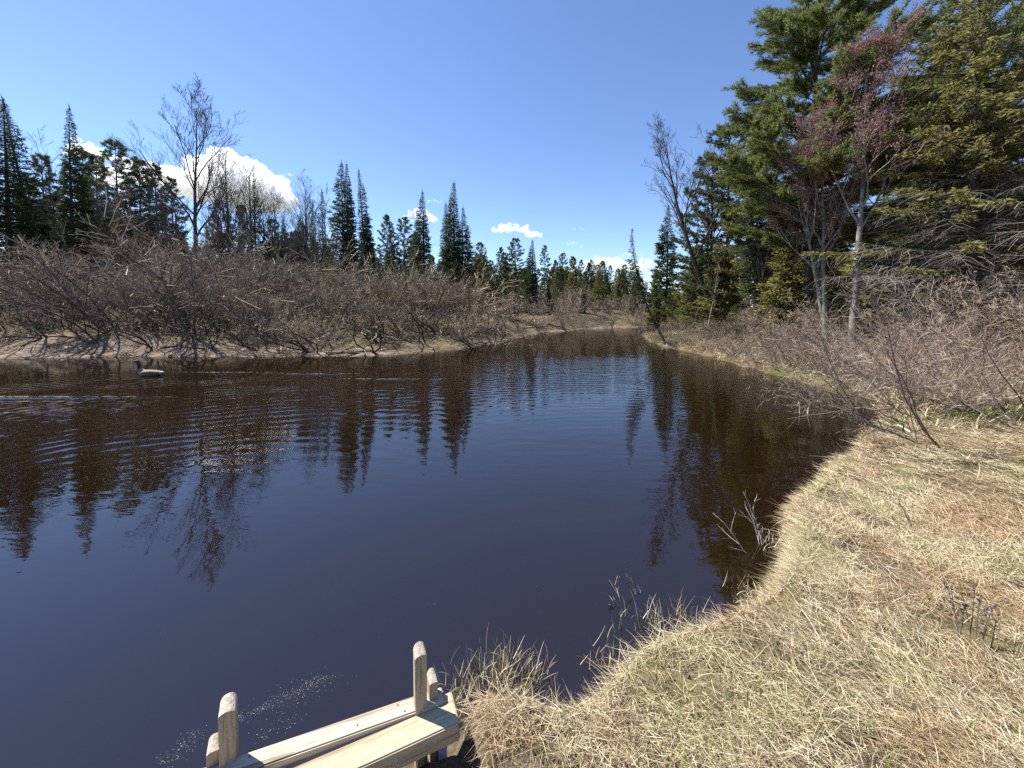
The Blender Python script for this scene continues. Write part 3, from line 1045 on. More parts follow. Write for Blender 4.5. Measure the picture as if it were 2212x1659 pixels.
dead = [((600, 700), (700, 745), .07, 'pale fallen trunk slanting down the sandy far bank'), ((420, 640), (520, 705), .05, 'bleached broken branch in the left thicket'),
        ((735, 690), (752, 715), .10, 'short pale stump on the far bank shelf'), ((790, 722), (905, 745), .06, 'dark driftwood limb lying along the far waterline'),
        ((1180, 705), (1235, 716), .10, 'dark root clump overhanging the water before the far bend')]
for i, (a_, b_, r_, lab) in enumerate(dead):
    A, B = gp(*a_, 1.0), gp(*b_, .3)
    A[2] += .25
    branch_obj('fallen_branch', [A, (A + B) / 2 + np.array([0, 0, .12]), B + np.array([0, 0, .02])], r_, M['dead_wood'] if i < 3 else M['root_wood'], lab, 'branch', 4, 200 + i)

lit = Geo()
rng = np.random.default_rng(55)
nl_ = 15000
xl, yl = rng.uniform(-34, 24, nl_), rng.uniform(11, 56, nl_)
zl, ll_, wl_, dl_ = terrain(xl, yl)
okl = (~wl_) & (dl_ > .05) & (dl_ < np.where(ll_, 5.0, 4.0))
for x, y, z in zip(xl[okl], yl[okl], zl[okl]):
    a_ = rng.uniform(0, 6.28)
    L = rng.uniform(.3, 1.5)
    e = np.array([math.cos(a_), math.sin(a_), rng.normal() * .22]) * L
    p = np.array([x, y, z + .03])
    r_ = rng.uniform(.006, .018)
    lit.tube([p, p + e * .5 + rng.normal(size=3) * .06 * L + np.array([0, 0, .06]), p + e], [r_, r_ * .8, r_ * .3], 4)
o = link('brush_litter', lit.build('brush_litter'), leaf_mat('brush_sticks', [(0, (.03, .024, .02)), (.5, (.12, .095, .078)), (.8, (.30, .25, .20)), (1, (.52, .46, .39))], 0, 0))
tag(o, 'dead sticks and flattened brush littering the far and right banks', 'brush', None, 'stuff')

# ------------------------------------------------------------------ right bank trees
GR = 'trees of the right bank'
WHITE_PINE = pine(71, 24, 6.6, .24, 118, .30, .042, 12, 'white_pine', 'bark', .05, .5, 15, .36, power=.55, spread=.55)
plant('pine_tree', WHITE_PINE, 1765, -95, 17.5, 'huge white pine towering over the right bank', None, rz=.7)
WP2 = pine(72, 16, 4.2, .12, 120, .28, .042, 11, 'white_pine', 'bark', .05, .45, 11, .22, power=.6)
plant('pine_tree', WP2, 2030, 140, 19, 'bright green white pine right of the huge one', None, rz=2.2, wide=1.1)
plant('pine_tree', WP2, 2150, -140, 21, 'tall white pine behind the spruces at the right edge', None, rz=4.1)
JACK = [pine(73, 12, 2.2, .2, 85, .22, .055, 12, 'pine', 'bark', .0, .5, 6, .14, power=.45), pine(74, 11, 2.4, .15, 90, .22, .055, 11, 'olive', 'bark', .0, .4, 6, .13, power=.5)]
plant('pine_tree', JACK[0], 1560, 255, 24, 'dark clump-needled pine at the left end of the right-bank trees', None, rz=1, lean=None) if False else None
plant('pine_tree', JACK[0], 1575, 262, 24, 'dark clump-needled pine behind the leaning bare tree', None, rz=1, wide=1.25)
plant('pine_tree', JACK[0], 1530, 330, 26, 'ragged dark pine nearest the river gap', None, rz=3)
plant('pine_tree', JACK[1], 1640, 290, 22, 'olive pine between the dark pine and the huge white pine', None, rz=3)
plant('spruce_tree', WIDE[1], 1443, 442, 36, 'broad conical spruce behind the leaning riverside spruce', None, wide=1.0)
LEAN = spruce(75, 12, 2.1, .36, 1.0, .28, .9, .25, .3, bend=-4.0, wild=.45, trunk_r=.17)
lb_ = on_plane(1440, 738, .3)
place('spruce_tree', LEAN, (lb_[0], lb_[1], gz(lb_[0], lb_[1]) - .1), at(1378, 490, lb_[1])[2] - .2, 0, .95, 'thin spruce with a bowed dark trunk leaning over the river', 'tree')
DEADSP = spruce(76, 12, 1.1, .06, .5, .22, 1.1, .55, .12, mat='spruce', wild=.35, trunk_r=.16, dead=.35, sprig=.12)
plant('spruce_tree', DEADSP, 1560, 355, 19.5, 'narrow shaggy spruce with a dark leaning trunk', None, xbase=1640, tilt=(0, -.09, 0), rz=0)
YP = [pine(77, 5, 1.6, .06, 60, .22, .028, 10, 'young', 'bark', .15, .6, 6, .07, power=.7), spruce(78, 7, 1.9, .03, .8, .30, 1.2, .2, .1, mat='olive'), spruce(79, 8, 2.2, .03, .85, .30, 1.2, .25, .12, mat='olive', wild=.4)]
plant('young_pine', YP[0], 1492, 572, 29, 'bright yellow-green young pine behind the river corner', None, wide=1.1)
plant('young_pine', YP[0], 1592, 655, 19, 'small yellow-green young pine low beside the narrow shaggy spruce', None, wide=1.0)
plant('young_pine', YP[0], 1455, 620, 33, 'low young pine at the foot of the broad conical spruce', None)
plant('spruce_tree', YP[1], 1705, 480, 18, 'olive young spruce in front of the dark white pine trunk', None, wide=1.2)
plant('spruce_tree', YP[2], 1560, 520, 23, 'olive spruce behind the pale leaning stem', None)
plant('spruce_tree', YP[2], 1660, 560, 20, 'olive spruce low left of the young spruce', None)
plant('spruce_tree', YP[1], 1800, 560, 19, 'young spruce behind the grey lichen-barked maple', None)
plant('spruce_tree', YP[2], 1925, 520, 17, 'olive spruce behind the right-bank alders', None, wide=1.2)
plant('spruce_tree', YP[1], 1412, 655, 33, 'olive bush-like spruce left of the broad conical one', None, wide=1.3)
plant('spruce_tree', YP[2], 1370, 625, 56, 'olive spruce at the river corner in the distance', None, wide=1.2)

# bare trees of the right bank
LEANBARE = bare_tree(81, 11, .35, 14, (6, 5, 4, 3), .5, .38, .006, r0=.17, maxl=4, lean=-3.6, curve=-.5, azbias=2.6)
plant('bare_tree', LEANBARE, 1430, 235, 23, 'bare dark tree leaning left over the river against the sky', None, rz=0, xbase=1570)
plant('bare_tree', OAKISH[2], 1540, 250, 26, 'bare grey-twigged tree rising through the dark pines', None, rz=2)
plant('bare_tree', bare_tree(82, 7, .4, 8, (5, 4, 3), .5, .25, .008, r0=.10, bark='bark_grey', twig='twig_grey', lean=1.0), 1555, 545, 22, 'thin pale stem leaning right behind the right bank', None, rz=0, xbase=1525)
MAPLE_A = bare_tree(83, 11.5, .42, 16, (6, 5, 4, 2), .42, .30, .0045, maxl=4, r0=.12, bark='bark_grey', twig='twig_maple', buds=2, lean=.2, curve=.1, up=.17)
MAPLE_B = bare_tree(84, 9.5, .40, 14, (6, 5, 4, 2), .55, .36, .0045, maxl=4, r0=.14, bark='bark_grey', twig='twig_maple', buds=2, lean=-.5, up=.15, trunks=2)
plant('maple_tree', MAPLE_A, 1880, 30, 13.5, 'red-budded maple with a pale lichen-grey trunk before the white pine', None, rz=.3, xbase=1845, wide=1.25)
plant('maple_tree', MAPLE_B, 1750, 205, 15, 'red-budded maple with forked grey trunks left of the pale-trunked maple', None, rz=.1, xbase=1790)
plant('bare_tree', OAKISH[2], 1650, 430, 19, 'fine twiggy bare tree in front of the olive pine', None)

# near spruces at the right edge with grey dead lower limbs
EDGE = [spruce(85, 12, 3.4, .08, .8, .15, 1.9, .25, .06, mat='olive', dead=.58, wild=.45, trunk_r=.17, bark='bark', sprig=.12, wstep=.25, hang=18, inner=5),
        spruce(86, 11, 3.2, .08, .75, .15, 1.9, .25, .06, mat='olive', dead=.52, wild=.45, trunk_r=.15, bark='bark', sprig=.12, wstep=.25, hang=18, inner=5)]
place('spruce_tree', EDGE[0], (14.0, 8.6, gz(14.0, 8.6)), 13, .4, 1.2, 'olive spruce with long grey dead limbs at the right edge', 'tree')
place('spruce_tree', EDGE[1], (14.2, 12.0, gz(14.2, 12.0)), 11.5, 2.4, 1.25, 'spruce with bare drooping limbs behind the right-edge spruce', 'tree')
place('spruce_tree', EDGE[1], (17.6, 14.6, gz(17.6, 14.6)), 9.5, 4.0, 1.1, 'spruce with dead lower limbs behind the alders, nearer the white pine', 'tree')
place('spruce_tree', EDGE[0], (18.5, 12.5, gz(18.5, 12.5)), 14, 5.0, 1.1, 'rearmost limb-draped spruce of the right edge', 'tree')
place('spruce_tree', EDGE[0], (15.0, 5.6, gz(15.0, 5.6)), 12, 3.0, 1.0, 'spruce just beyond the right edge reaching in with grey limbs', 'tree')

# filler forest of the right bank
for i in range(54):
    Y = random.uniform(22, 46)
    x = random.uniform(1470, 2280)
    y = random.uniform(330, 520) if x > 1640 else random.uniform(470, 560)
    if i > 40: y = random.uniform(480, 600); Y = random.uniform(20, 28)
    pr = random.choice(PINES + WIDE + [YP[2], JACK[0], JACK[1]] + OAKISH[:2])
    tp = at(x, y, Y)
    if in_water(np.array([tp[0]]), np.array([Y]))[0] or tp[0] < 15.5:
        continue
    nm = 'bare_tree' if pr in OAKISH else ('pine_tree' if pr in PINES or pr in JACK else 'spruce_tree')
    kd = nm.split('_')[0]
    place(nm, pr, (tp[0], Y, gz(tp[0], Y)), tp[2] - gz(tp[0], Y), random.uniform(0, 6.28), random.uniform(.9, 1.3), kd + ' tree in the shaded forest behind the right bank', 'tree', kd + ' trees of the right bank forest')

for i in range(34):
    Y = random.uniform(27, 46)
    x = random.uniform(1470, 2000)
    y = random.uniform(520, 625)
    pr = [LOW[0], LOW[2], YP[2], LOW[1]][i % 4]
    tp = at(x, y, Y)
    if in_water(np.array([tp[0]]), np.array([Y]))[0] or seg_dist(np.array([tp[0]]), np.array([Y]), SR)[0] < 3:
        continue
    g = gz(tp[0], Y)
    nm = 'pine_tree' if i % 4 < 2 else 'spruce_tree'
    lb = 'low full-skirted ' + nm.split('_')[0] + ' closing the gaps under the right bank trees'
    place(nm, pr, (tp[0], Y, g), tp[2] - g, random.uniform(0, 6.28), random.uniform(1.1, 1.5), lb, 'tree', 'low ' + nm.split('_')[0] + 's under the right bank trees')

# right bank alders, the same kind of bare shrub as the far thicket
G8 = 'bare alders crowding the right bank'
NEARALD = [alder(91, 3.2, 9, (.3, 1.25), (8, 6, 4), .003, .018, 'twig_near', 'bark_alder', .02), alder(92, 3.2, 10, (.5, 1.35), (8, 6, 4), .003, .017, 'twig_near', 'bark_alder', -.01), alder(93, 3.4, 9, (.2, 1.0), (9, 6, 4), .003, .019, 'twig_red', 'bark_alder', .03)]
dr_pts = SR[(SR[:, 0] > 3.4) & (SR[:, 1] > 4.6) & (SR[:, 1] < 44)]
cum = np.concatenate([[0], np.cumsum(np.hypot(*np.diff(dr_pts, axis=0).T))])
rng = np.random.default_rng(88)
for off, step, h0, h1 in [(.15, .9, .9, 1.6), (.5, 1.1, 1.1, 1.9), (1.8, 1.2, 1.6, 2.7), (3.4, 1.5, 2.2, 3.2), (5.4, 1.9, 2.4, 3.6)]:
    s = 2.6
    while s < cum[-1]:
        s += step * rng.uniform(.7, 1.3)
        x, y = np.interp(s, cum, dr_pts[:, 0]), np.interp(s, cum, dr_pts[:, 1])
        x2, y2 = np.interp(s + .6, cum, dr_pts[:, 0]), np.interp(s + .6, cum, dr_pts[:, 1])
        t = unit(np.array([x2 - x + 1e-6, y2 - y]))
        nrm = np.array([t[1], -t[0]])
        px_, py_ = x + nrm[0] * off + rng.normal() * .3, y + nrm[1] * off + rng.normal() * .3
        if in_water(np.array([px_]), np.array([py_]))[0] or (26 < py_ < 31 and off < 2):
            continue
        if math.hypot(px_, py_) < 9.0:
            continue
        pr = NEARALD[int(rng.integers(0, 3))] if py_ < 26 else ALDERS[int(rng.integers(0, 5))]
        tl = (0, -rng.uniform(.1, .5) - (.45 if off < .4 else 0), 0) if off < 1.5 else None
        place('right_alder_shrub', pr, (px_, py_, gz(px_, py_)), rng.uniform(h0, h1) * (.62 if py_ > 19 else (.85 if py_ > 15 else 1)), rng.uniform(0, 6.28), rng.uniform(1.0, 1.35),
              'bare twiggy alder crowding the edge of the right bank', 'shrub', G8)

# single near shrubs with identifiable stems
NS = [alder(94, 3.0, 4, (.6, 1.2), (8, 6, 4), .0028, .015, 'twig_near', 'bark_alder', .03, bias=2.5, jit=.13), alder(95, 2.8, 5, (.3, .95), (8, 6, 4), .0028, .016, 'twig_red', 'bark_alder', .03, jit=.12)]
for i, (x, y, h, lab, pr, rz_) in enumerate([
        (1945, 925, 2.6, 'dark crooked alder leaning left from the grass near the water notch', NS[0], 0), (2085, 962, 2.9, 'alder with a bent reddish stem in front of the bright green grass', NS[0], .3),
        (2190, 900, 3.0, 'alder leaning in from the right edge above the green grass', NS[0], -.2), (2030, 865, 2.6, 'upright twiggy alder behind the bent-stemmed one', NS[1], 1),
        (2200, 850, 3.2, 'tall reddish alder at the right edge', NS[1], 2), (2120, 835, 3.0, 'tall twiggy alder between the two right-edge ones', NS[1], 4)]):
    p = gp(x, y, .6)
    place('alder_shrub', pr, p - np.array([0, 0, .03]), h, rz_, 1.0, lab, 'shrub')
for i, (a_, b_, za, zb, lab) in enumerate([((1700, 735), (1600, 790), 1.2, .7, 'bare brown limb propped over the edge of the right bank'), ((2000, 800), (1850, 850), 1.2, .7, 'long dead limb lying through the right-bank alders'),
                                          ((1930, 880), (1700, 905), .8, .25, 'thin bare limb reaching out over the dark water')]):
    A = on_plane(*a_, za)
    B = on_plane(*b_, zb)
    branch_obj('fallen_branch', [A, (A + B) / 2 + np.array([0, 0, .05]), B], .015, M['bark_alder'], lab, 'branch', 5, 300 + i)
# driftwood sticking out of the water
A = on_plane(1738, 893, 0)
for i, (x, y, tx, ty, lab) in enumerate([(1728, 893, 1727, 868, 'short white stick standing out of the dark water'), (1743, 893, 1750, 868, 'forked white stick standing out of the water'), (1662, 868, 1655, 858, 'tiny pale twig poking out of the water')]):
    A = on_plane(x, y, 0)
    B = at(tx, ty, A[1])
    A = A - np.array([0, 0, .1])
    branch_obj('driftwood_stick', [A, (A * .4 + B * .6), B], .022, M['dead_wood'], lab, 'stick', 2 if i == 1 else 0, 400 + i)
# sunken sticks by the near bank
for i, (x, y, tx, ty) in enumerate([(1655, 1215, 1590, 1218), (1672, 1262, 1580, 1222), (1668, 1240, 1605, 1262)]):
    A = on_plane(x, y, -.02)
    B = on_plane(tx, ty, -.10)
    branch_obj('sunken_stick', [A, (A + B) / 2, B], .016, M['root_wood'], ['dark stick lying just under the brown water, farthest from the camera', 'long dark stick slanting under the brown water', 'short dark stick under the water beside the grassy edge'][i], 'stick', 2, 500 + i)


# ------------------------------------------------------------------ dry grass of the near bank
def grass_points(rg_, n, r0, r1, a0=-75, a1=118):
    r = np.exp(rg_.uniform(math.log(r0), math.log(r1), n))
    th = np.radians(rg_.uniform(a0, a1, n))
    x, y = r * np.sin(th) + 1.0, r * np.cos(th) + .2
    z, left, wat, dd_ = terrain(x, y)
    ex, ey = beamR[0] - beamL[0], beamR[1] - beamL[1]
    al = ((x - beamL[0]) * ex + (y - beamL[1]) * ey) / math.hypot(ex, ey)
    ok = (~wat) & (~left) & ~((al < math.hypot(ex, ey) + .06) & (dd_ < .36))
    return x[ok], y[ok], z[ok], dd_[ok]


def blades(name, x, y, z, L, Wd, elev, az, droop, mat, label, seg=3, parent=None):
    n = len(x)
    u = np.linspace(0, 1, seg + 1)
    dx, dy = np.cos(az), np.sin(az)
    hor = L[:, None] * u * np.cos(elev)[:, None]
    ver = L[:, None] * (np.sin(elev)[:, None] * u - droop[:, None] * u ** 2)
    curl = (rgg.normal(size=n) * .25)[:, None] * L[:, None] * u ** 2
    cx = x[:, None] + dx[:, None] * hor - dy[:, None] * curl
    cy_ = y[:, None] + dy[:, None] * hor + dx[:, None] * curl
    cz = z[:, None] + np.maximum(ver, -.6) + .006
    wv = Wd[:, None] * np.sqrt(np.clip(1.02 - u, 0, 1)) * .5
    tw = rgg.uniform(-.9, .9, n)[:, None]
    ox, oy, oz = -dy[:, None] * wv, dx[:, None] * wv, wv * tw
    a_ = np.stack([cx + ox, cy_ + oy, cz + oz], -1)
    b_ = np.stack([cx - ox, cy_ - oy, cz - oz], -1)
    V = np.stack([a_, b_], 2).reshape(-1, 3)
    k = 2 * (seg + 1)
    base = (np.arange(n) * k)[:, None]
    i = (np.arange(seg) * 2)[None, :]
    Q = np.stack([base + i, base + i + 1, base + i + 3, base + i + 2], -1).reshape(-1, 4)
    return mesh_np(name, V, Q)


rgg = np.random.default_rng(9)
m, ns, ls = new_mat('dry_grass_blades')
geo = N(ns, 'ShaderNodeNewGeometry')
r = ramp(ns, [(0, (.10, .072, .05)), (.28, (.30, .235, .15)), (.60, (.55, .465, .30)), (.86, (.72, .645, .455)), (1, (.82, .77, .61))])
ls.new(geo.outputs['Random Per Island'], r.inputs[0])
n1 = N(ns, 'ShaderNodeTexNoise', Scale=1.6, Detail=3.0)
ls.new(geo.outputs['Position'], n1.inputs['Vector'])
tr_ = ramp(ns, [(.36, (.82, .70, .62)), (.50, (1, .97, .93)), (.72, (.90, .92, .76))])
ls.new(n1.outputs[0], tr_.inputs[0])
mm = N(ns, 'ShaderNodeMix', data_type='RGBA', blend_type='MULTIPLY')
mm.inputs[0].default_value = 1.0
ls.new(r.outputs[0], mm.inputs[6])
ls.new(tr_.outputs[0], mm.inputs[7])
d_ = N(ns, 'ShaderNodeBsdfDiffuse')
t_ = N(ns, 'ShaderNodeBsdfTranslucent')
ls.new(mm.outputs[2], d_.inputs[0])
ls.new(mm.outputs[2], t_.inputs[0])
ms = N(ns, 'ShaderNodeMixShader')
ms.inputs[0].default_value = .2
ls.new(d_.outputs[0], ms.inputs[1])
ls.new(t_.outputs[0], ms.inputs[2])
out = N(ns, 'ShaderNodeOutputMaterial')
ls.new(ms.outputs[0], out.inputs[0])
M['straw'] = m
M['green'] = leaf_mat('green_grass', [(0, (.09, .12, .025)), (.5, (.16, .21, .04)), (1, (.28, .32, .08))], .3, .1)

ga = grass_points(rgg, 620000, .75, 14)
gb = grass_points(rgg, 520000, 2.8, 10.5, 15, 112)
x, y, z, dd_ = [np.concatenate([p_, q_]) for p_, q_ in zip(ga, gb)]
thin = np.zeros(len(x))
for f_ in (2.1, 4.3, 7.7):
    thin += np.sin(x * f_ + 1.7 * np.sin(y * f_ * .8)) * np.sin(y * f_ * 1.1 + 1.4 * np.sin(x * f_ * .9 + 2)) 
keep = (rgg.random(len(x)) < np.clip(.60 + thin * .5, .07, 1)) | (dd_ < .15)
x, y, z, dd_ = x[keep], y[keep], z[keep], dd_[keep]
n = len(x)
rr = np.hypot(x - 1, y - .2)
flow = 2.6 + 1.2 * np.sin(x * .9 + 1.0) + 1.0 * np.sin(y * 1.1 + x * .5)
az = flow + rgg.normal(size=n) * 1.3
edge = dd_ < .25
L = rgg.uniform(.03, .135, n) * (1 + .05 * rr) * np.where(rgg.random(n) < .06, 1.7, 1)
Wd = rgg.uniform(.0016, .0036, n) * np.clip(rr / 3.2, .9, 1.9)
elev = np.abs(rgg.normal(size=n)) * .27
up_ = rgg.random(n) < np.where(edge, .10, .025)
elev = np.where(up_, rgg.uniform(.7, 1.4, n), elev)
droop = np.where(up_, rgg.uniform(.05, .5, n), np.where(edge, .35, .12) * rgg.random(n))
zz_ = z + np.where(up_, 0, rgg.uniform(0, .035, n))
gm = blades('dry_grass', x, y, zz_, L, Wd, elev, az, droop, M['straw'], '')
o = link('dry_grass', gm, M['straw'])
tag(o, 'matted pale straw-coloured dry grass covering the near bank', 'dry grass', None, 'stuff')

# grass of the farther right bank and far bank shelf
x = rgg.uniform(6, 24, 60000)
y = rgg.uniform(6, 44, 60000)
z, left, wat, dd_ = terrain(x, y)
ok = (~wat) & (~left) & (dd_ < 7)
x, y, z = x[ok], y[ok], z[ok]
xl = rgg.uniform(-36, 6, 70000)
yl = rgg.uniform(20, 62, 70000)
zl, ll_, wl_, dl_ = terrain(xl, yl)
ok = (~wl_) & ll_ & (dl_ > 1.5 + rgg.normal(size=len(xl)) * .8) & (dl_ < 8)
x, y, z = np.concatenate([x, xl[ok]]), np.concatenate([y, yl[ok]]), np.concatenate([z, zl[ok]])
n = len(x)
gm = blades('bank_grass', x, y, z, rgg.uniform(.15, .45, n), rgg.uniform(.012, .03, n), rgg.uniform(.2, 1.2, n), rgg.uniform(0, 6.28, n), rgg.uniform(0, .5, n), None, '')
o = link('bank_grass', gm, M['straw'])
tag(o, 'dead straw grass among the alders on both farther banks', 'dry grass', None, 'stuff')

# green shoots: scattered, plus the bright patch on the right and the corner of the far right bank
x, y, z, dd_ = grass_points(rgg, 5200, .8, 10)
c = gp(2130, 905, .7)
k = 2600
px_ = c[0] + rgg.normal(size=k) * .55
py_ = c[1] + rgg.normal(size=k) * .22
c2 = on_plane(1440, 722, .6)
q_ = 5200
qx, qy = c2[0] + .9 + rgg.normal(size=q_) * 1.3, c2[1] + .6 + rgg.normal(size=q_) * 1.5
zq, _, wq, _ = terrain(qx, qy)
qx, qy = qx[~wq], qy[~wq]
x = np.concatenate([x, px_, qx])
y = np.concatenate([y, py_, qy])
z, _, wat, _ = terrain(x, y)
n = len(x)
far_ = np.arange(n) >= n - len(qx)
L = np.where(far_, rgg.uniform(.12, .3, n), rgg.uniform(.06, .17, n))
Wd = np.where(far_, .03, rgg.uniform(.003, .006, n) * np.clip(np.hypot(x, y) / 3, 1, 3))
gm = blades('green_grass', x, y, z, L, Wd, rgg.uniform(.7, 1.5, n), rgg.uniform(0, 6.28, n), rgg.uniform(0, .4, n), None, '')
o = link('green_grass', gm, M['green'])
tag(o, 'fresh green grass shoots coming up through the dry grass', 'grass', None, 'stuff')

# tufts standing up on the edge of the bank
def tuft(x, y, n, h, lab, seed, green=.15, sp=.09):
    p = gp(x, y, .3)
    rg_ = np.random.default_rng(seed)
    px_ = rg_.normal(size=n) * sp
    py_ = rg_.normal(size=n) * sp
    L = h * rg_.uniform(.35, 1.1, n)
    me = blades('tuft', px_, py_, np.full(n, -.02), L, rg_.uniform(.003, .0055, n), rg_.uniform(.8, 1.5, n), rg_.uniform(0, 6.28, n), rg_.uniform(0, .35, n), None, '', 4)
    o = link('grass_tuft', me, M['straw'])
    o.location = p
    tag(o, lab, 'grass tuft', 'dry grass tufts on the edge of the near bank')
    ng = int(n * green)
    if ng:
        me = blades('shoots', rg_.normal(size=ng) * sp, rg_.normal(size=ng) * sp, np.full(ng, -.02), h * rg_.uniform(.3, .7, ng), np.full(ng, .0045), rg_.uniform(.9, 1.5, ng), rg_.uniform(0, 6.28, ng), rg_.uniform(0, .3, ng), None, '', 4)
        link('green_shoots', me, M['green'], o)


tuft(1075, 1470, 170, .20, 'tallest dry grass tuft on the bank right of the wooden beams', 1, .3, .09)
tuft(1135, 1462, 120, .20, 'bristly dry grass tuft at the lip of the small cove', 2, .2, .08)
tuft(1405, 1366, 70, .20, 'thin dry tuft above the middle of the near bank edge', 3)
tuft(1485, 1350, 60, .20, 'small tuft where the bank edge turns toward the brown shallows', 4)
tuft(1000, 1520, 110, .20, 'dry tuft touching the right end of the wooden beams', 5)
tuft(1612, 1292, 70, .17, 'greenish tuft beside the sunken sticks', 6, .4)
tuft(1325, 1438, 60, .18, 'sparse tuft on the point of the near bank', 7)
tuft(1700, 1190, 120, .20, 'dense tuft at the foot of the pale bare sapling', 8)

# bare saplings at the water's edge and weed stalks
for i, (x, y, h, lab, s_) in enumerate([(1704, 1208, .50, 'pale bare sapling leaning out over the brown shallows', 96), (1425, 1358, .26, 'small grey bare twig plant at the near bank edge', 97)]):
    pr = alder(s_, h, 3, (.45, .70), (5, 3, 1), .0018, .0045, 'twig_grey', 'dead_wood', .05, bias=2.6, jit=.07, maxl=2)
    place('sapling', pr, gp(x, y, .3), None, 0, 1, lab, 'sapling')
wd = Geo()
rg_ = np.random.default_rng(31)
for k in range(9):
    b_ = np.array([rg_.normal() * .06, rg_.normal() * .05, -.02])
    h = rg_.uniform(.22, .40)
    tpt = b_ + np.array([rg_.normal() * .04, rg_.normal() * .04, h])
    wd.tube([b_, (b_ + tpt) / 2 + rg_.normal(size=3) * .008, tpt], [.0035, .003, .002], 4)
    wd.leaf(np.repeat(tpt[None], 7, 0) - np.array([0, 0, 1]) * rg_.uniform(0, .07, 7)[:, None], rg_.normal(size=(7, 3)) + np.array([0, 0, 1]), .03, .012, rng=rg_)
o = link('weed_stalks', wd.build('weed_stalks'), M['twig_dark'])
o.location = gp(2090, 1395, .5)
tag(o, 'clump of dead brown weed stalks standing in the dry grass', 'weeds')
for i, (a_, b_, lab) in enumerate([((1985, 1180), (1925, 1080), 'thin dark upright stick in the dry grass'), ((1790, 1420), (1700, 1285), 'pale flattened reed stem lying across the dry grass'), ((1480, 1420), (1400, 1360), 'grey twig lying near the bank edge')]):
    A, B = gp(*a_, .5), gp(*b_, .5)
    A[2] += .02
    B[2] += .05 + .1 * (i == 0)
    branch_obj('fallen_twig', [A, (A + B) / 2 + np.array([0, 0, .01]), B], .006, M['root_wood'] if i == 0 else M['dead_wood'], lab, 'twig', 2, 600 + i)

# leaf litter
x, y, z, dd_ = grass_points(rgg, 6000, .8, 9)
lt = Geo()
nn = len(x)
lt.leaf(np.stack([x, y, z + .02 + .02 * rgg.random(nn)], 1), np.stack([rgg.normal(size=nn), rgg.normal(size=nn), rgg.normal(size=nn) * .25], 1), rgg.uniform(.012, .04, nn), rgg.uniform(.008, .022, nn), side=np.stack([rgg.normal(size=nn) * .3, rgg.normal(size=nn) * .3, np.ones(nn)], 1))
o = link('leaf_litter', lt.build('leaf_litter'), leaf_mat('dead_leaves', [(0, (.035, .025, .02)), (.6, (.10, .065, .045)), (1, (.26, .17, .12))], .1, 0))
tag(o, 'scattered brown dead leaves in the dry grass', 'dead leaves', None, 'stuff')

# ------------------------------------------------------------------ timber step at the water's edge
def wood_mat(name, base, dark, grain_scale=1.0, upright=False):
    m, ns, ls = new_mat(name)
    tc = N(ns, 'ShaderNodeTexCoord')
    mp = N(ns, 'ShaderNodeMapping')
    mp.inputs['Scale'].default_value = (14 * grain_scale, 14 * grain_scale, .9) if upright else (.9, 14 * grain_scale, 14 * grain_scale)
    ls.new(tc.outputs['Object'], mp.inputs[0])
    wv = N(ns, 'ShaderNodeTexNoise', Scale=1.6, Detail=3.0, Distortion=1.2)
    ls.new(mp.outputs[0], wv.inputs['Vector'])
    fine = N(ns, 'ShaderNodeTexNoise', Scale=9.0, Detail=4.0)
    ls.new(mp.outputs[0], fine.inputs['Vector'])
    r1 = ramp(ns, [(.36, dark), (.46, base), (.60, tuple(min(1, c * 1.10) for c in base)), (.66, tuple(c * .78 for c in base)), (.72, base)])
    ls.new(wv.outputs[0], r1.inputs[0])
    r2 = ramp(ns, [(.35, (.80, .78, .75)), (.6, (1, 1, 1))])
    ls.new(fine.outputs[0], r2.inputs[0])
    mx = N(ns, 'ShaderNodeMix', data_type='RGBA', blend_type='MULTIPLY')
    mx.inputs[0].default_value = 1
    ls.new(r1.outputs[0], mx.inputs[6])
    ls.new(r2.outputs[0], mx.inputs[7])
    b = N(ns, 'ShaderNodeBump', Strength=.35, Distance=.004)
    ls.new(fine.outputs[0], b.inputs['Height'])
    p = N(ns, 'ShaderNodeBsdfPrincipled', Roughness=.75)
    p.inputs['Specular IOR Level'].default_value = .25
    ls.new(mx.outputs[2], p.inputs['Base Color'])
    ls.new(b.outputs[0], p.inputs['Normal'])
    o_ = N(ns, 'ShaderNodeOutputMaterial')
    ls.new(p.outputs[0], o_.inputs[0])
    return m


M['wood_new'] = wood_mat('fresh_treated_lumber', (.47, .385, .255), (.25, .18, .105), 1.0)
M['wood_old'] = wood_mat('weathered_lumber', (.50, .42, .32), (.22, .165, .115), 1.1)
M['wood_stake'] = wood_mat('weathered_stake_wood', (.42, .33, .225), (.20, .15, .10), 1.6, True)
M['wood_cut'] = bark_mat('weathered_end_grain', (.40, .33, .25), (.66, .58, .46), 60, 1, .3)


def prism_box(L, Wd, Hh, bev=.006, jitter=0):
    """beam along +X from 0 to L, centred in Y, top at z = 0, edges bevelled"""
    import bmesh
    bm = bmesh.new()
    bmesh.ops.create_cube(bm, size=1)
    for v_ in bm.verts:
        v_.co = Vector(((v_.co.x + .5) * L, v_.co.y * Wd, (v_.co.z - .5) * Hh))
    bmesh.ops.bevel(bm, geom=bm.edges[:], offset=bev, segments=2, affect='EDGES')
    me = bpy.data.meshes.new('beam')
    bm.to_mesh(me)
    bm.free()
    return me


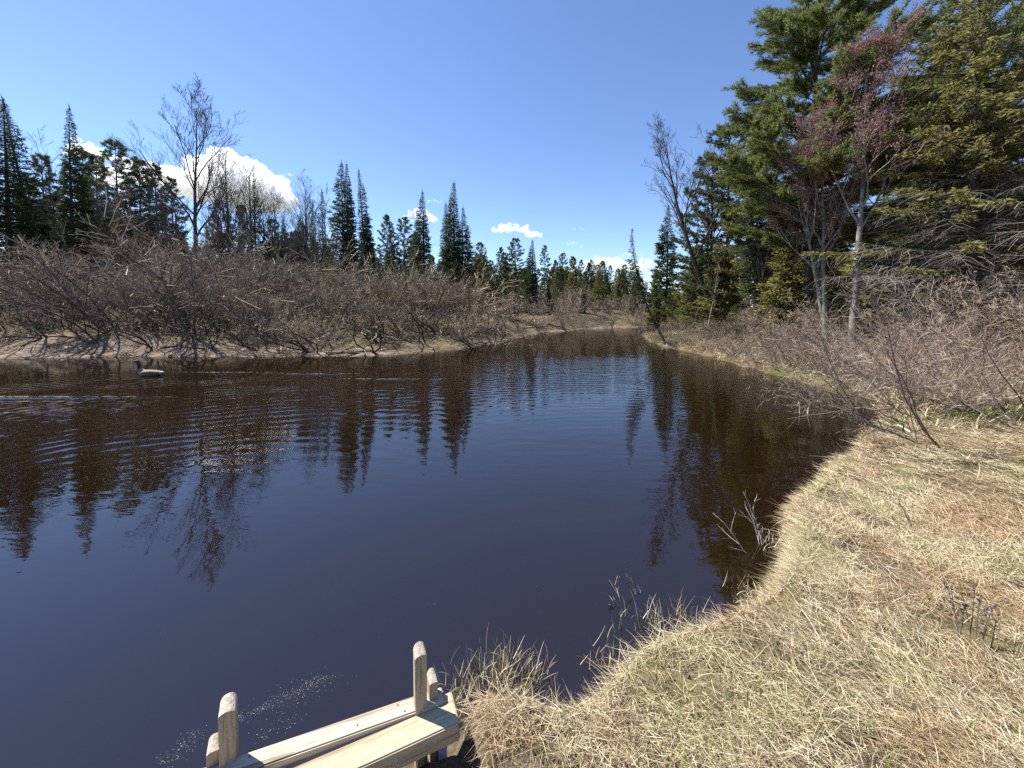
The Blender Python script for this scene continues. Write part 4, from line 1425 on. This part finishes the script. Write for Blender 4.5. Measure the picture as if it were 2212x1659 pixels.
bL = on_plane(548, 1640, .34)       # centre line of the back beam's top
bR = on_plane(905, 1516, .34)
dirv = unit((bR - bL)[:2])
angz = math.atan2(dirv[1], dirv[0])
nrm2 = np.array([-dirv[1], dirv[0]])   # towards the water
step = empty('timber_edging', (float(bL[0]), float(bL[1]), .34), angz)
tag(step, 'low timber edging of two nailed beams and rounded stakes at the water', 'edging')
LB = float(np.linalg.norm((bR - bL)[:2]))
o = link('beam', prism_box(LB + .97, .085, .085), M['wood_old'], step)
o.location = (-.85, 0, 0)
o['label'] = 'weathered greyish back beam'
o = link('beam', prism_box(LB + 1.12, .165, .095), M['wood_new'], step)
o.location = (-.95, -.136, -.092)
o.rotation_euler = (0, -.046, .034)
o['label'] = 'fresh yellow front beam'

for xx, yy in [(LB - .10, .02), (LB - .07, -.022), (-.02, .018), (.42, -.01), (.95, .02)]:
    ng = Geo()
    ng.tube([(0, 0, -.01), (0, 0, .0012), (0, 0, .0016)], [.0042, .0042, .0004], 8)
    nb_ = link('nail', ng.build('nail', None, True), M['root_wood'], step)
    nb_.location = (xx, yy, 0)


def stake(h, wx, wy, slope=.05):
    """square stake with a rounded, slanted-cut top; two materials"""
    prof = []
    k = 9
    for i in range(k + 1):
        a_ = math.pi * i / k
        prof.append((-math.cos(a_) * wx / 2, math.sin(a_) ** .8 * wx * .50))
    V, F, mi = [], [], []
    for sgn in (-1, 1):
        V.append((-wx / 2, sgn * wy / 2, -.75))
        V.append((wx / 2, sgn * wy / 2, -.75))
        for px_, pz in prof[::-1]:
            V.append((px_, sgn * wy / 2, h - wx * .50 + pz + (slope * .4 if sgn > 0 else -slope * .6) * (.2 + pz / wx)))
    nn_ = 2 + k + 1
    F.append(list(range(nn_))[::-1]); mi.append(0)
    F.append([nn_ + i for i in range(nn_)]); mi.append(0)
    for i in range(nn_):
        j = (i + 1) % nn_
        F.append([i, j, nn_ + j, nn_ + i]); mi.append(1 if 2 <= i < nn_ - 1 else 0)
    me = bpy.data.meshes.new('stake')
    me.from_pydata(V, [], F)
    me.materials.append(M['wood_stake'])
    me.materials.append(M['wood_cut'])
    me.polygons.foreach_set('material_index', mi)
    import bmesh
    bm = bmesh.new(); bm.from_mesh(me)
    bmesh.ops.recalc_face_normals(bm, faces=bm.faces[:])
    bm.to_mesh(me); bm.free()
    return me


def put_stake(xd, ybase, ytop, wx, wy, rz, off):
    p = on_plane(xd, ybase, .34)
    t_ = at(xd, ytop, p[1])
    loc = np.array([p[0] - bL[0], p[1] - bL[1]])
    c_, s_ = math.cos(-angz), math.sin(-angz)
    o = link('stake', stake(t_[2] - .34 - .045, wx, wy), None, step)
    o.location = (loc[0] * c_ - loc[1] * s_, loc[0] * s_ + loc[1] * c_ + off, 0)
    o.rotation_euler = (0, 0, rz)


put_stake(908, 1524, 1380, .056, .045, .12, 0.0)
put_stake(936, 1512, 1450, .042, .050, .12, .03)
put_stake(490, 1652, 1508, .062, .056, .15, .03)
put_stake(455, 1668, 1606, .052, .048, .15, .05)
# foam specks drifting by the timber edging
fm = Geo()
rg_ = np.random.default_rng(12)
P = []
for (xa, ya), (xb, yb), k_, sp in [((500, 1560), (715, 1458), 420, 7), ((560, 1540), (715, 1460), 160, 16), ((610, 1520), (700, 1470), 90, 26), ((360, 1650), (440, 1570), 220, 10), ((560, 1600), (640, 1540), 90, 12)]:
    for _ in range(k_):
        t = rg_.random()
        P.append(on_plane(xa + (xb - xa) * t + rg_.normal() * sp * 1.5, ya + (yb - ya) * t + rg_.normal() * sp * .5, .002))
for _ in range(30):
    P.append(on_plane(rg_.uniform(700, 1600), rg_.uniform(1150, 1400), .002))
P = np.array(P)
_, _, wt, _ = terrain(P[:, 0], P[:, 1])
P = P[wt]
rr_ = np.abs(rg_.normal(size=len(P))) * .0008 + .0005
hexv, hexq = [], []
for i, (p, r_) in enumerate(zip(P, rr_)):
    b_ = len(hexv)
    ph = rg_.uniform(0, 6.28)
    ring = [(p[0] + math.cos(ph + k_ * 1.0472) * r_ * rg_.uniform(.6, 1.4), p[1] + math.sin(ph + k_ * 1.0472) * r_ * rg_.uniform(.6, 1.4), .0015) for k_ in range(6)]
    hexv += ring + [(p[0], p[1], .002 + r_ * .7)]
    for k_ in range(0, 6, 2):
        hexq.append((b_ + k_, b_ + k_ + 1, b_ + (k_ + 2) % 6, b_ + 6))
mf, ns, ls = new_mat('foam_white')
d_ = N(ns, 'ShaderNodeBsdfDiffuse'); d_.inputs[0].default_value = (.42, .42, .40, 1)
o_ = N(ns, 'ShaderNodeOutputMaterial'); ls.new(d_.outputs[0], o_.inputs[0])
o = link('foam', mesh_np('foam', hexv, hexq), mf)
tag(o, 'white foam specks drifting on the dark water by the timber edging', 'foam', None, 'stuff')

# ------------------------------------------------------------------ goose swimming off the far bank
gpz = on_plane(322, 811, 0)
goose = empty('goose', (gpz[0], gpz[1], 0), 0)
tag(goose, 'brown goose with a dark head swimming left near the far bank', 'goose')
me = bpy.data.meshes.new('body')
pts = [(0, 0, .07), (.18, 0, .09), (.33, 0, .10), (.44, 0, .12), (-.17, 0, .10), (-.25, 0, .18), (-.285, 0, .29), (-.295, 0, .40), (-.345, 0, .445), (-.41, 0, .43), (-.47, 0, .41)]
edg = [(0, 1), (1, 2), (2, 3), (0, 4), (4, 5), (5, 6), (6, 7), (7, 8), (8, 9), (9, 10)]
me.from_pydata(pts, edg, [])
rad = [(.150, .115), (.135, .105), (.085, .07), (.03, .02), (.125, .105), (.075, .07), (.052, .05), (.048, .048), (.062, .062), (.034, .034), (.014, .012)]
body = link('body', me, None, goose)
md = body.modifiers.new('skin', 'SKIN')
for sv, r_ in zip(me.skin_vertices[0].data, rad):
    sv.radius = r_
me.skin_vertices[0].data[0].use_root = True
body.modifiers.new('sub', 'SUBSURF').levels = 2
body.modifiers['sub'].render_levels = 2
m, ns, ls = new_mat('goose_plumage')
tc = N(ns, 'ShaderNodeTexCoord')
sep = N(ns, 'ShaderNodeSeparateXYZ')
ls.new(tc.outputs['Object'], sep.inputs[0])
rx_ = N(ns, 'ShaderNodeMapRange')
rx_.inputs[1].default_value = -.5
rx_.inputs[2].default_value = .5
ls.new(sep.outputs[0], rx_.inputs[0])
r = ramp(ns, [(.0, (.012, .010, .009)), (.27, (.014, .012, .010)), (.30, (.22, .175, .115)), (.40, (.17, .125, .075)), (.70, (.13, .095, .058)), (.84, (.10, .08, .06)), (.86, (.3, .28, .25))])
ls.new(rx_.outputs[0], r.inputs[0])
p_ = N(ns, 'ShaderNodeBsdfPrincipled', Roughness=.7)
ls.new(r.outputs[0], p_.inputs['Base Color'])
o_ = N(ns, 'ShaderNodeOutputMaterial')
ls.new(p_.outputs[0], o_.inputs[0])
me.materials.append(m)
for sy in (-1, 1):
    wg = Geo()
    xs = np.linspace(-.12, .36, 9)
    prof = np.array([.02, .055, .075, .085, .085, .075, .06, .04, .012])
    wg.tube(np.stack([xs, np.full(9, sy * .10) - sy * (xs - .1) * .12, np.full(9, .125)], 1), prof * .62, 8)
    mw = bark_mat('wing_feathers', (.12, .085, .05), (.24, .18, .105), 30, 1, .2) if 'wing' not in M else M['wing']
    M['wing'] = mw
    link('wing', wg.build('wing', None, True), mw, goose)
goose.scale = (1.2, 1.2, 1.2)
goose.location.z = -.03

# ------------------------------------------------------------------ clouds
def cloud(name, xd, yd, wd_, hd, lab, seed, Y=1500.0, dens=.05, lumps=40, flat=True, skew=0.0):
    import bmesh
    rg_ = np.random.default_rng(seed)
    c = at(xd, yd, Y)
    W_ = wd_ / FOC * Y * 1.02
    H_ = hd / FOC * Y * 1.0
    bm = bmesh.new()
    for k in range(lumps):
        u = rg_.uniform(-1, 1)
        env = (1 - abs(u) ** 2.2) ** .8
        zt = rg_.random() ** .8 * env
        rr_ = H_ * rg_.uniform(.16, .34) * (.45 + .55 * env) * (1 - .4 * zt)
        pos = Vector((u * W_ * .5 + zt * H_ * .0, rg_.normal() * W_ * .12, -H_ * .5 + rr_ * .6 + zt * (H_ - rr_ * 1.5) - skew * u * H_ * .35))
        mtx = __import__('mathutils').Matrix.Translation(pos) @ __import__('mathutils').Matrix.Diagonal((1.25, 1.25, .85, 1))
        bmesh.ops.create_icosphere(bm, subdivisions=2, radius=rr_, matrix=mtx)
    me = bpy.data.meshes.new('cloud')
    bm.to_mesh(me)
    bm.free()
    o = link(name, me, M['cloud'])
    o.location = c
    rm = o.modifiers.new('remesh', 'REMESH')
    rm.mode = 'VOXEL'
    rm.voxel_size = max(W_, H_ * 2) / 110
    tx = bpy.data.textures.new('billow', 'CLOUDS')
    tx.noise_scale = H_ * .22
    tx.noise_depth = 4
    dp = o.modifiers.new('billow', 'DISPLACE')
    dp.texture = tx
    dp.strength = H_ * .24
    dp.mid_level = .55
    tx2 = bpy.data.textures.new('wisps', 'CLOUDS')
    tx2.noise_scale = H_ * .07
    tx2.noise_depth = 3
    dp = o.modifiers.new('wisps', 'DISPLACE')
    dp.texture = tx2
    dp.strength = H_ * .10
    dp.mid_level = .5
    tag(o, lab, 'cloud', 'small white clouds over the forest')
    return o


mc, ns, ls = new_mat('cloud_vapour')
pv = N(ns, 'ShaderNodeVolumeScatter')
pv.inputs['Color'].default_value = (1, 1, 1, 1)
pv.inputs['Density'].default_value = .035
pv.inputs['Anisotropy'].default_value = .35
o_ = N(ns, 'ShaderNodeOutputMaterial')
ls.new(pv.outputs[0], o_.inputs['Volume'])
M['cloud'] = mc
cloud('cloud', 512, 388, 232, 116, 'big white cumulus cloud behind the tall bare tree', 1, lumps=90, skew=.5)
cloud('cloud', 325, 378, 170, 66, 'long low white cloud behind the left pines', 2, lumps=50)
cloud('cloud', 185, 322, 70, 40, 'white cloud peeking out right of the tall narrow spruce', 3)
cloud('cloud', 1115, 494, 112, 30, 'small flat white cloud above the pale far pines', 4, lumps=40, skew=.4)
cloud('cloud', 908, 466, 70, 28, 'small cloud behind the lone pointed spruce', 5)
cloud('cloud', 940, 433, 34, 10, 'tiny cloud wisp above the lone pointed spruce', 6, lumps=16)
cloud('cloud', 1250, 493, 26, 9, 'tiniest round cloud puff in the middle of the sky', 7, lumps=12)
cloud('cloud', 1240, 526, 36, 11, 'thin slanting cloud wisp below the tiny puff', 8, lumps=14, skew=1.0)
cloud('cloud', 1310, 572, 160, 38, 'low bank of white cloud over the far bend of the river', 9, lumps=60, skew=.3)
cloud('cloud', 1390, 570, 70, 30, 'low white cloud beside the leaning riverside spruce', 10)
cloud('cloud', 622, 376, 18, 9, 'tiny cloud fleck right of the big cumulus', 11, lumps=10)
cloud('cloud', 1365, 548, 40, 14, 'faint cloud fleck left of the leaning spruce tip', 12, lumps=14)
